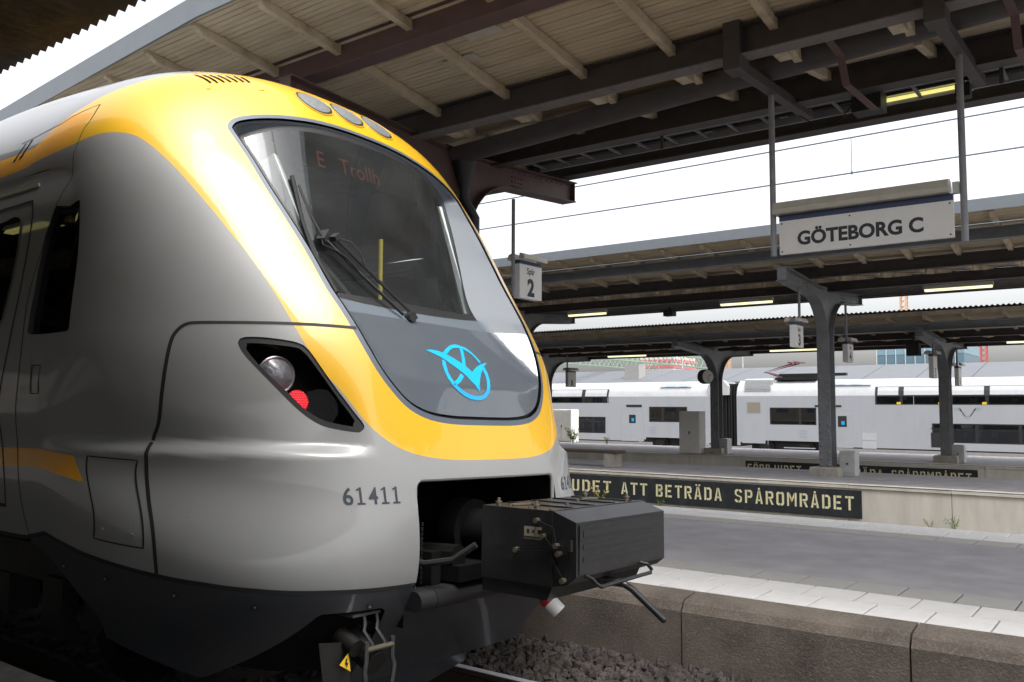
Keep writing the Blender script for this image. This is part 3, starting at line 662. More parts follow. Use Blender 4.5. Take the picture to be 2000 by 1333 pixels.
# --- emblem on the front panel
bird = [(-0.205, 2.004), (-0.156, 2.01), (-0.112, 2.009), (-0.063, 2.0), (-0.043, 1.991), (-0.009, 1.972), (0.031, 1.942), (0.043, 1.927), (0.06, 1.893), (0.099, 1.911), (0.15, 1.931), (0.202, 1.947), (0.245, 1.957), (0.291, 1.964), (0.25, 1.948), (0.222, 1.936), (0.183, 1.917), (0.137, 1.891), (0.08, 1.856), (0.031, 1.823), (0.006, 1.778), (-0.013, 1.799), (-0.024, 1.829), (-0.027, 1.863), (-0.042, 1.891), (-0.067, 1.919), (-0.095, 1.949), (-0.123, 1.97), (-0.161, 1.987)]
ru = [(-0.063, 1.999), (-0.016, 2.023), (0.041, 2.046), (0.092, 2.061), (0.128, 2.066), (0.162, 2.062), (0.202, 2.051), (0.225, 2.025), (0.232, 1.993), (0.232, 1.962), (0.205, 1.958), (0.211, 1.984), (0.205, 2.01), (0.187, 2.027), (0.164, 2.041), (0.137, 2.044), (0.108, 2.042), (0.073, 2.038), (0.025, 2.022), (-0.04, 1.992)]
sp1 = [(0.137, 2.044), (0.162, 2.039), (0.121, 1.997), (0.08, 1.958), (0.043, 1.927), (0.031, 1.942), (0.08, 1.984), (0.111, 2.016)]
rl = [(-0.127, 1.954), (-0.166, 1.919), (-0.193, 1.883), (-0.217, 1.843), (-0.221, 1.807), (-0.184, 1.777), (-0.137, 1.75), (-0.09, 1.734), (-0.031, 1.728), (0.018, 1.733), (0.06, 1.748), (0.091, 1.774), (0.117, 1.815), (0.162, 1.852), (0.202, 1.895), (0.224, 1.936), (0.183, 1.917), (0.163, 1.883), (0.128, 1.847), (0.085, 1.813), (0.067, 1.785), (0.04, 1.764), (0.004, 1.754), (-0.039, 1.752), (-0.089, 1.76), (-0.139, 1.779), (-0.182, 1.805), (-0.186, 1.839), (-0.168, 1.879), (-0.133, 1.921), (-0.111, 1.944)]
sp2 = [(-0.064, 1.878), (-0.054, 1.863), (-0.111, 1.834), (-0.182, 1.805), (-0.189, 1.822), (-0.125, 1.848)]
def emblem():
    mb = MB()
    for poly in (bird, ru, sp1, rl, sp2):
        bm = bmesh.new(); f = bm.faces.new([bm.verts.new((q[0], q[1], 0)) for q in poly])
        bmesh.ops.subdivide_edges(bm, edges=list(bm.edges), cuts=1); bmesh.ops.triangulate(bm, faces=list(bm.faces))
        bm.verts.index_update(); vv = [tuple(on_bay(v.co.x, v.co.y, .0035)) for v in bm.verts]; ff = [tuple(v.index for v in f.verts) for f in bm.faces]
        mb.add(vv, ff); bm.free()
    return mb.build('emblem', M['cyan'], train, True, fix=False)
em = emblem(); em['label'] = 'cyan bird and ring emblem'
# --- wipers
def G(y, z, out=.03): return tuple(on_bay(y, z, out))
w = MB(); w.tube([G(-.179, 2.215, .03), G(-.38, 2.41, .05), G(-.593, 2.62, .05)], .010, 6); w.tube([G(-.078, 2.205, .03), G(-.29, 2.42, .05), G(-.513, 2.635, .05)], .010, 6)
wo_ = w.build('wiper', M['black'], train, True); sub(wo_, TO)
MB().tube([G(-.66, 2.99, .025), G(-.668, 2.71, .02), G(-.655, 2.53, .02), G(-.633, 2.29, .02)], .012, 6).build('wiper_blade', M['rubber'], wo_, True)
MB().tube([G(-.65, 2.93, .045), G(-.635, 2.75, .055), G(-.60, 2.62, .06)], .008, 6).build('blade_bow', M['black'], wo_, True)
MB().bar(G(-.61, 2.60, .05), G(-.56, 2.66, .05), .05, .03).bar(G(-.53, 2.62, .05), G(-.49, 2.65, .05), .045, .03).build('wiper_joint', M['black'], wo_)
MB().tube([G(-.61, 2.61, .06), G(-.62, 2.57, .07), G(-.54, 2.545, .07), G(-.47, 2.51, .06), G(-.42, 2.45, .06)], .0045, 6).tube([G(-.50, 2.63, .06), G(-.43, 2.62, .075), G(-.37, 2.55, .07), G(-.36, 2.49, .06)], .0045, 6).build('washer_hose', M['rubber'], wo_, True)
MB().cyl(G(-.12, 2.21, .0), G(-.12, 2.21, .045), .03, 12).build('wiper_hub', M['black'], wo_, True)
# --- inside the cab
cab = MB(); cab.add([(-6.2, -1.35, 1.3), (-4.1, -1.25, 1.3), (-4.1, 1.25, 1.3), (-6.2, 1.35, 1.3)], [(0, 1, 2, 3)])
cab.build('cab_floor', M['intdk'], train)
MB().add([(-6.2, -.95, 3.42), (-4.5, -.85, 3.36), (-4.5, .85, 3.36), (-6.2, .95, 3.42)], [(0, 1, 2, 3)]).build('cab_ceiling', M['int'], train)
for s_ in (-1, 1): MB().add([(-6.2, s_*1.43, 1.3), (-4.6, s_*1.43, 1.3), (-4.6, s_*1.32, 2.75), (-6.2, s_*1.36, 2.85)], [(0, 1, 2, 3)]).build('cab_wall', M['int'], train)
bk = MB()
bk.box(-6.24, -6.2, -1.36, -.95, 1.3, 2.8); bk.box(-6.24, -6.2, -.95, -.25, 1.3, 2.05); bk.box(-6.24, -6.2, -.95, -.25, 2.75, 3.5); bk.box(-6.24, -6.2, -.25, 1.36, 1.3, 2.8); bk.box(-6.24, -6.2, -.25, .95, 2.8, 3.5)
bk.build('cab_bulkhead', M['int'], train)
MB().box(-6.3, -6.26, -.95, -.25, 2.05, 2.75).build('bulkhead_window', M['intlt'], train)
MB().box(-4.35, -3.75, -1.2, 1.2, 1.75, 2.08).box(-4.25, -3.72, -1.1, 1.1, 2.08, 2.15).build('driver_desk', M['intdk'], train)
MB().bev(-5.3, -4.85, .0, .5, 1.75, 1.9, .04).bev(-5.38, -5.22, .02, .48, 1.9, 2.55, .04).bev(-5.36, -5.24, .12, .38, 2.58, 2.78, .04).build('driver_seat', M['intdk'], train)
MB().tube([(-4.2, .305, 2.15), (-4.2, .285, 2.82)], .016, 10).build('grab_pole', M['pole'], train, True)
MB().tube([(-4.55, -.05, 2.75), (-4.0, .12, 2.15)], .025, 8).build('inner_brace', M['intdk'], train, True)
MB().bar((-3.72, .60, 2.3), (-4.1, .72, 3.1), .04, .09).build('inner_pillar', M['intlt'], train)
MB().bar((-3.72, -.60, 2.3), (-4.1, -.72, 3.1), .04, .09).build('inner_pillar', M['intlt'], train)
dbox = MB().add([(-4.16, -.55, 3.32), (-4.16, .55, 3.32), (-4.10, .55, 3.12), (-4.10, -.55, 3.12)], [(0, 1, 2, 3)]).build('destination_display', M['void'], train); sub(dbox, TO)
_u = Vector((-.06, 0, .20)).normalized()
lettering('E   Trollh', .11, (-4.095, -.36, 3.145), (0, 1, 0), _u, M['amber'], dbox, 'lettering', 0, width=.52)
# --- coupler bay lining
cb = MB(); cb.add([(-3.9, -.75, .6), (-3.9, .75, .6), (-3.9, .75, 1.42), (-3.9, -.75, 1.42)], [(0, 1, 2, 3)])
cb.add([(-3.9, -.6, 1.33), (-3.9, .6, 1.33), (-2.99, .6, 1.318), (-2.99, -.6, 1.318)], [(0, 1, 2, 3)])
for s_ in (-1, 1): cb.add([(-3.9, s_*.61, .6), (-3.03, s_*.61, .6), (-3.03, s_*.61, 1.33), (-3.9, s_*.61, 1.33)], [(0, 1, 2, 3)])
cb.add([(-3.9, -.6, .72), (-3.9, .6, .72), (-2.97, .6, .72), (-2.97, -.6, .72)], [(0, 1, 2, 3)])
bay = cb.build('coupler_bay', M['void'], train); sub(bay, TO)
# rounded lip round the opening
def lip_path(n=48):
    hx, z0, z1, r = .600, .80, 1.317, .05; pts = [(-hx, z0)]
    for k in range(9): a = math.pi-(math.pi/2)*k/8; pts.append((-hx+r+r*math.cos(a), z1-r+r*math.sin(a)))
    for k in range(1, 16): pts.append((-hx+r+(2*hx-2*r)*k/16, z1))
    for k in range(9): a = math.pi/2-(math.pi/2)*k/8; pts.append((hx-r+r*math.cos(a), z1-r+r*math.sin(a)))
    pts.append((hx, z0)); return pts
def front_x(y, z):
    u = np.interp(z, CK[:9, 1], TK[:9]); w = herm(TK, WK, np.array([u]))[0]; return float(surf(u, math.asin(min(abs(y)/w, 1)), False)[0])
MB().tube([(front_x(y, z)-.012, y, z) for y, z in lip_path()], .0125, 8).build('opening_lip', M['silver'], train, True)
# bumper beam under the opening
bb = MB()
for y0, y1 in ((-.62, -.5), (-.5, .5), (.5, .62)):
    prof = [(-3.02, .69)]+[(-2.955+.05*math.cos(a), .735+.05*math.sin(a)) for a in np.linspace(-2.0, 1.75, 14)]+[(-3.02, .785)]
    bb.prism([(x, z) for x, z in prof], 'y', y0+.002, y1-.002)
bb.build('bumper_beam', M['black'], train, True)
# drawbar blacked out as shade, air pipe, chain inside the bay
MB().cyl((-3.85, -.02, 1.02), (-2.7, -.02, 1.02), .12, 16).cyl((-3.2, -.02, 1.02), (-3.08, -.02, 1.02), .17, 16).build('drawbar', M['void'], train, True)
MB().box(-3.3, -2.9, -.35, .3, .80, .88).cyl((-3.5, -.3, .9), (-2.95, -.3, .92), .06, 10).box(-3.6, -3.0, -.45, -.38, .76, .95).build('coupler_support', M['void'], train)
MB().tube([(-3.35, -.56, 1.02), (-3.15, -.54, .93), (-3.0, -.50, .90), (-2.85, -.46, .93), (-2.74, -.42, 1.01)], .017, 8).build('air_hose', M['rubber'], train, True)
ch = MB()
for k in range(13): ch.box(-3.055, -3.049, -.475-.004*(k % 2), -.465, .79+k*.024, .808+k*.024)
ch.build('chain', M['grime'], train)
# --- black box that covers the coupler
BX0, BX1, BY = -2.70, -2.155, .425
side = [(BX0, .865), (-2.285, .865), (-2.20, .885), (BX1, .92), (BX1-.004, 1.163), (-2.285, 1.206), (BX0, 1.206)]
cov = MB().prism([(x, z) for x, z in side], 'y', -BY, BY).build('coupler_cover', M['blkpaint'], train); sub(cov, TO)
MB().prism([(BX0, .80), (-2.32, .80), (-2.29, .862), (BX0, .862)], 'y', -BY+.012, BY-.012).build('lower_tray', M['blkpaint'], cov)
MB().box(BX1+.001, BX1+.004, -BY+.02, BY-.02, .93, 1.15).build('front_plate', M['blkpaint'], cov)
for k, (z0, z1) in enumerate(((1.095, 1.125), (1.04, 1.062), (.985, 1.007))): MB().box(BX1+.004, BX1+.0065, -BY+.05, BY-.05, z0, z1).build('louvre', M['black'], cov)
MB().prism([(-2.306, .865), (-2.284, .865), (-2.284, 1.209), (-2.306, 1.209)], 'y', -BY-.006, BY+.006).build('cover_seam', M['blkpaint'], cov)
for y in (-.25, -.05, .15, .33): MB().box(BX0+.02, -2.30, y, y+.012, 1.206, 1.213).build('top_rib', M['blkpaint'], cov)
for (x, y) in ((-2.62, -.40), (-2.40, -.395), (-2.62, .38), (-2.36, .385)):
    MB().cyl((x, y, 1.206), (x, y, 1.222), .012, 8).cyl((x, y, 1.222), (x, y, 1.228), .017, 6).cyl((x, y, 1.228), (x, y, 1.244), .008, 6).build('top_bolt', M['brass'], cov)
for (x, y) in ((-2.58, -.36), (-2.45, -.38), (-2.32, -.39), (-2.42, -.1), (-2.50, .12), (-2.36, .22), (-2.33, .33)):
    MB().cyl((x, y, 1.206), (x, y, 1.214), .009, 6).build('top_screw', M['brass'], cov)
for (x, y) in ((-2.56, -.30), (-2.52, .26)): MB().bar((x-.02, y-.05, 1.213), (x+.02, y+.05, 1.213), .022, .008).build('hinge_strap', M['brass'], cov)
for s_ in (-1, 1):
    yb_ = s_*BY
    for (x, z) in ((-2.367, 1.158), (-2.328, 1.091), (-2.481, 1.015), (-2.257, 1.053), (-2.243, 1.018), (-2.218, .902)):
        MB().cyl((x, yb_, z), (x, yb_+s_*.028, z), .0125, 8).build('side_bolt', M['brass'], cov)
    MB().bar((-2.367, yb_+s_*.018, 1.158), (-2.275, yb_+s_*.018, 1.13), .006, .012).bar((-2.275, yb_+s_*.018, 1.13), (-2.25, yb_+s_*.018, 1.02), .006, .012).bar((-2.328, yb_+s_*.016, 1.09), (-2.243, yb_+s_*.016, 1.018), .006, .010).bar((-2.29, yb_+s_*.012, 1.0), (-2.218, yb_+s_*.012, .902), .006, .012).bar((-2.481, yb_+s_*.02, 1.02), (-2.22, yb_+s_*.02, 1.055), .005, .006).bar((-2.481, yb_+s_*.02, 1.008), (-2.25, yb_+s_*.02, 1.04), .005, .006).bar((-2.22, yb_+s_*.02, 1.055), (-2.18, yb_+s_*.02, 1.058), .005, .006).build('side_linkage', M['blkpaint'], cov)
    MB().box(-2.186, -2.170, yb_+s_*.005 if s_ > 0 else yb_-.025, yb_+.025 if s_ > 0 else yb_-.005, 1.035, 1.085).build('side_hook', M['blkpaint'], cov)
# maker's mark on the box side: two squared letters and a small line of print
yb_ = -BY-.0012
mk = MB()
def slab(x0, x1, z0, z1): mk.add([(x0, yb_, z0), (x1, yb_, z0), (x1, yb_, z1), (x0, yb_, z1)], [(0, 1, 2, 3)])
X0, Z0, kx_, kz_ = -2.447, 1.082, .10, .045
def sl(a, b, c, d): slab(X0+a*kx_, X0+b*kx_, Z0+c*kz_, Z0+d*kz_)
sl(0, .34, .72, 1); sl(0, .34, 0, .28); sl(0, .16, .28, .72); sl(.66, 1, .72, 1); sl(.66, 1, 0, .28); sl(.60, .78, .28, .72)
def qd(*p): mk.add([(X0+a*kx_, yb_, Z0+b*kz_) for a, b in p], [tuple(range(len(p)))])
qd((.34, 1), (.34, .72), (.50, .56), (.60, .72), (.66, 1)); qd((.34, 0), (.66, 0), (.60, .28), (.50, .44), (.34, .28)); qd((.34, .28), (.45, .44), (.45, .56), (.34, .72), (.30, .66), (.30, .34))
mk.build('maker_mark', M['goldprint'], cov, fix=False)
lettering('DELLNER COUPLERS', .009, (X0, yb_, Z0-.014), (1, 0, 0), (0, 0, 1), M['goldprint'], cov, 'maker_mark', width=.10)
# handle bar and uncoupling lever
MB().tube([(BX1-.02, -.348, .925), (-2.12, -.345, .91), (-2.112, -.32, .885), (-2.11, -.285, .870), (-2.11, .19, .878), (-2.112, .205, .89), (-2.12, .175, .92), (BX1-.02, .16, .93)], .0095, 8).build('handle_bar', M['blkpaint'], cov, True)
MB().cyl((-2.30, -.06, .86), (-2.16, .0, .845), .022, 10).tube([(-2.25, -.03, .855), (-2.165, .005, .843), (-2.125, .03, .815), (-1.993, .10, .68)], .0165, 10).sphere((-1.993, .10, .68), .017).build('uncoupling_lever', M['blkpaint'], cov, True)
# jumper plug under the box
pc, pd_ = Vector((-2.37, -.35, .80)), Vector((.55, .30, -.62)).normalized()
pl = MB().cyl(pc-pd_*.10, pc+pd_*.0, .030, 16).build('jumper_plug', M['blkpaint'], train, True); sub(pl, TO)
MB().cyl(pc, pc+pd_*.028, .043, 20).build('plug_collar', M['red'], pl, True)
MB().cyl(pc+pd_*.028, pc+pd_*.09, .036, 20).build('plug_cap', M['white'], pl, True)
MB().box(pc.x-.035, pc.x+.01, pc.y-.03, pc.y+.01, pc.z+.03, pc.z+.055).build('plug_bracket', M['alu'], pl)
# --- hanging draw hook in each skirt recess
for s_ in (-1,):
    y0 = s_*.80; X = -3.05
    hk = MB().box(X-.1, X, y0-.125, y0+.055, .695, .707).build('draw_hook', M['hooksteel'], train); sub(hk, TO)
    for dy in (-.045, .035):
        MB().tube([(X-.01, y0+dy, .70), (X, y0+dy, .655), (X+.015, y0+dy-.02*1, .63), (X+.05, y0+dy, .575), (X+.055, y0+dy, .545)], .0085, 6).build('hook_strap', M['hooksteel'], hk, True)
    MB().cyl((X+.055, y0-.085, .553), (X+.055, y0+.085, .553), .013, 12).build('hook_pin', M['brass'], hk, True)
    for dy in (-.083, .083):
        MB().tube([(X+.055, y0+dy, .59), (X+.055, y0+dy, .50), (X+.06, y0+dy+.012*np.sign(dy), .46), (X+.06, y0+dy*.98, .37), (X+.06, y0+dy, .335)], .011, 6).build('side_link', M['hooksteel'], hk, True)
    MB().cyl((X+.06, y0-.09, .34), (X+.06, y0+.09, .34), .012, 10).build('hook_pin', M['hooksteel'], hk, True)
    MB().cyl((X-.14, y0, .56), (X+.035, y0, .475), .060, 18).build('hook_drum', M['grime'], hk, True)
    MB().cyl((X-.1, y0-s_*.0-.11, .60), (X+.02, y0-.11, .56), .042, 14).build('hook_drum', M['grime'], hk, True)
    MB().add([(X-.06, y0-.27, .60), (X-.03, y0-.10, .58), (X-.02, y0-.11, .37), (X-.05, y0-.24, .40)], [(0, 1, 2, 3)]).build('recess_shield', M['grime'], hk)
    wy, wz = y0-.165, .50; xx = X+.0
    MB().add([(xx, wy-.030, wz), (xx+.004, wy+.036, wz-.04), (xx, wy+.022, wz+.045)], [(0, 1, 2)]).build('warning_triangle', M['warn'], hk)
    MB().add([(xx+.004, wy+.006, wz+.024), (xx+.005, wy+.013, wz+.022), (xx+.005, wy+.010, wz+.004), (xx+.006, wy+.019, wz+.002), (xx+.006, wy+.009, wz-.021), (xx+.005, wy+.008, wz-.004), (xx+.004, wy-.001, wz-.002)], [(0, 1, 2, 3, 4, 5, 6)]).build('warning_flash', M['black'], hk)
# --- snow plough, wheels and bogie
pw = MB(); pw.add([(-3.36, 0, .40), (-3.53, .56, .34), (-3.62, .58, .12), (-3.45, 0, .12), (-3.53, -.56, .34), (-3.62, -.58, .12), (-3.43, 0, .40), (-3.60, .56, .34), (-3.69, .58, .12), (-3.52, 0, .12), (-3.60, -.56, .34), (-3.69, -.58, .12)],
   [(0, 1, 2, 3), (0, 3, 5, 4), (6, 9, 8, 7), (6, 10, 11, 9), (0, 6, 7, 1), (0, 4, 10, 6), (3, 2, 8, 9), (3, 9, 11, 5), (1, 7, 8, 2), (4, 5, 11, 10)])
pw.build('snow_plough', M['skirt'], train)
for bxc in (-5.15, -7.75):
    for s_ in (-1, 1):
        wh = MB().cyl((bxc, s_*.72, .44), (bxc, s_*.80, .44), .44, 36).cyl((bxc, s_*.69, .44), (bxc, s_*.72, .44), .47, 36).build('wheel', M['grime'], train, True); sub(wh, TO)
        MB().cyl((bxc, s_*.80, .44), (bxc, s_*.808, .44), .30, 24).build('wheel_disc', M['void'], wh)
        MB().cyl((bxc, s_*.86, .44), (bxc, s_*1.02, .44), .13, 16).build('axle_box', M['grime'], train, True)
        MB().cyl((bxc+.32, s_*.95, .5), (bxc+.32, s_*.95, .82), .09, 14).build('coil_spring', M['grime'], train, True)
    MB().cyl((bxc, -.7, .44), (bxc, .7, .44), .08, 12).build('axle', M['grime'], train, True)
for s_ in (-1, 1): MB().bev(-8.3, -4.6, s_*.95-.07, s_*.95+.07, .55, .80, .03).box(-6.7, -6.2, s_*.95-.1, s_*.95+.1, .3, .55).box(-5.7, -5.45, s_*1.02-.05, s_*1.02+.05, .25, .6).build('bogie_frame', M['grime'], train)
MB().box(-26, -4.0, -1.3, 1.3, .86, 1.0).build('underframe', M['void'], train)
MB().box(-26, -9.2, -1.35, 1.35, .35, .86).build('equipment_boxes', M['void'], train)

# ================================================================== THE STATION
# ------------------------------------------------------------------ ground, platforms, track
struct(bx(-420, 300, -300, 420, -1.2, -.95), 'ground', M['ground'])
struct(bx(-60, 40, 2.1, 5.44, -.9, -.20), 'track_bed', M['ground'])
struct(bx(-60, 40, 10.32, 15.13, -.9, -.22), 'track_bed', M['ground'])
struct(bx(-70, 40, 18.5, 22.18, -.9, -.22), 'track_bed', M['ground'])
PZ = .43
def platform(y0, y1, z=PZ, x0=-75, x1=40, m='asphalt', below=-.9, name='platform'):
    o = struct(bx(x0, x1, y0, y1, below, z), name, M[m]); o['_o'] = (0, 0, 0); return o
# the platform the camera stands on (edge a little ragged)
b = MB(); ed = [(x, 2.035+.02*math.sin(x*3.1)+random.uniform(-.012, .012)) for x in list(np.linspace(-12, 4, 65))+[40]]
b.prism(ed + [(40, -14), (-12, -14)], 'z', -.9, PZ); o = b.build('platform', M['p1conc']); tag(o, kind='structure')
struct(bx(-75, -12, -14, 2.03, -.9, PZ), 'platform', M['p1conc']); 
# platform across the track: kerb blocks, two rows of white tiles, a tactile row, asphalt
p2 = platform(6.745, 9.25, PZ-.003)
bed = MB().box(-75, 40, 5.70, 6.745, -.9, PZ-.036).box(-75, 40, 9.25, 10.31, -.9, PZ-.036).build('tile_bed', M['tilej'], p2)
KP = 1.43; KX = [-2.68+KP*k for k in range(-9, 5)]
kme = {}
for i, x in enumerate(KX):
    j = random.uniform(-.006, .006)
    mb = MB(); x0, x1 = x+.006, x+KP-.006
    prof = [(5.47+j, -.8), (5.46+j, .33), (5.49+j, .385), (5.52+j, .405), (5.695, PZ-.002), (5.695, -.8)]
    mb.prism(prof, 'x', x0, x1); mb.build('kerb_block', M['kerb'], p2)
def tile_row(y0, y1, xs, m, parent, z=PZ, n='tile', lx=.35):
    g = .012
    me = None
    for x in xs:
        if me is None:
            o = MB().bev(g/2, lx-g/2, y0+g/2, y1-g/2, z-.035, z, .003).build(n, m, parent); me = o.data
        else:
            o = bpy.data.objects.new(n, me); COL.objects.link(o); o.parent = parent
        o.location = (x, 0, random.uniform(-.0015, .0015))
def xs_of(ph, a, b_): 
    k0 = math.ceil((a-ph)/.35); return [ph+.35*k for k in range(k0, int((b_-ph)/.35)+1)]
tile_row(5.697, 6.045, xs_of(-2.624, -9.2, .6), M['tilew'], p2)
tile_row(6.045, 6.395, xs_of(-2.779, -9.2, .6), M['tilew'], p2)
tile_row(6.395, 6.745, xs_of(-2.59, -9.2, .6), M['tileg'], p2)
tile_row(9.25, 9.60, xs_of(-2.59, -11.4, -.2), M['tileg'], p2)
tile_row(9.60, 9.95, xs_of(-1.87, -11.4, -.2), M['tilew'], p2)
tile_row(9.95, 10.30, xs_of(-1.70, -11.4, -.2), M['tilew'], p2)
# platforms further off: concrete wall slabs with a coping, asphalt on top
def wall_platform(y0, y1, ph, pitch, xa, xb):
    p = platform(y0+.30, y1, PZ-.006)
    k0 = math.floor((xa-ph)/pitch)
    for k in range(k0, int((xb-ph)/pitch)+1):
        x = ph+pitch*k; j = random.uniform(-.004, .004)
        MB().prism([(y0+j, -.85), (y0+j, .36), (y0+.015+j, .375), (y0+.30, .375), (y0+.30, -.85)], 'x', x+.005, x+pitch-.005).build('wall_slab', M['conc'], p)
        MB().bev(x+.004, x+pitch-.004, y0-.025+j, y0+.295, .377, PZ, .012).build('coping_stone', M['conc'], p)
    MB().box(-75, 40, y0+.02, y0+.296, -.8, .36).build('wall_core', M['concd'], p)
    MB().box(xa-3, xb+2, y0-.028, y0+.0, PZ-.004, PZ+.004).build('edge_strip', M['iron'], p)
    return p
p3 = wall_platform(15.15, 18.42, -4.354, 1.558, -14, -.5)
p5 = wall_platform(22.2, 27.0, -5.2, 1.80, -20, -1)
# rails
def rail(y, x0, x1, z=0):
    prof = [(-.075, -.17), (.075, -.17), (.075, -.158), (.012, -.14), (.012, -.045), (.036, -.03), (.036, -.004), (.030, 0), (-.030, 0), (-.036, -.004), (-.036, -.03), (-.012, -.045), (-.012, -.14), (-.075, -.158)]
    o = MB().prism([(y+a, z+b_-.002) for a, b_ in prof], 'x', x0, x1).build('rail', M['rail'])
    o['_o'] = (0, 0, 0)
    MB().box(x0, x1, y-.029, y+.029, z-.0035, z).build('rail_head', M['railtop'], o); return o
for y, lab in ((3.0, 'rail nearest the camera, under the yellow-nosed train'), (4.5, 'shiny rail running out from under the train nose beside the ballast')):
    tag(rail(y, -60, 10), lab, 'rail')
tag(rail(11.95, -60, 10), 'rail in the sunken track before the lettered wall, near side', 'rail'); tag(rail(13.45, -60, 10), 'rail in the sunken track close below the lettered wall', 'rail')
sl_ = MB()
for k in range(60): sl_.box(-30+k*.6, -29.74+k*.6, 2.5, 5.0, -.38, -.172)
tag(sl_.build('sleepers', M['rail']), kind='stuff')  # dark rail colour on the sleepers stands in for shade under the train
# ballast stones
def stones(n, x0, x1, y0, y1, zf, size, seed):
    rg = np.random.default_rng(seed); base = []
    bm = bmesh.new(); bmesh.ops.create_icosphere(bm, subdivisions=1, radius=1); bv = np.array([v.co[:] for v in bm.verts]); bf = np.array([[v.index for v in f.verts] for f in bm.faces]); bm.free()
    V = []; F = []
    for i in range(n):
        x = rg.uniform(x0, x1); y = rg.uniform(y0, y1); s = size*rg.uniform(.6, 1.35)
        q = bv*(1+rg.uniform(-.32, .32, (len(bv), 1))); q = np.sign(q)*np.minimum(np.abs(q), .78); q *= np.array([1, rg.uniform(.6, .95), rg.uniform(.5, .85)])*s
        e = Euler(rg.uniform(0, 6.28, 3)).to_matrix(); q = q@np.array(e).T + np.array([x, y, zf(x, y)+rg.uniform(-.3, .55)*s]); V.append(q); F.append(bf+i*len(bv))
    me = bpy.data.meshes.new('ballast'); me.from_pydata(np.concatenate(V).tolist(), [], np.concatenate(F).tolist()); me.materials.append(M['ballast'])
    o = bpy.data.objects.new('ballast', me); COL.objects.link(o); return tag(o, kind='stuff')
zb = lambda x, y: -.16+max(0, (y-4.62))*.13 if y > 4.62 else -.19
stones(4200, -5.4, -1.2, 4.58, 5.46, zb, .044, 3)
stones(3000, -9, 0, 2.15, 4.42, lambda x, y: -.20, .034, 4)
stones(2600, -16, -.5, 10.4, 15.1, lambda x, y: -.21, .045, 5)

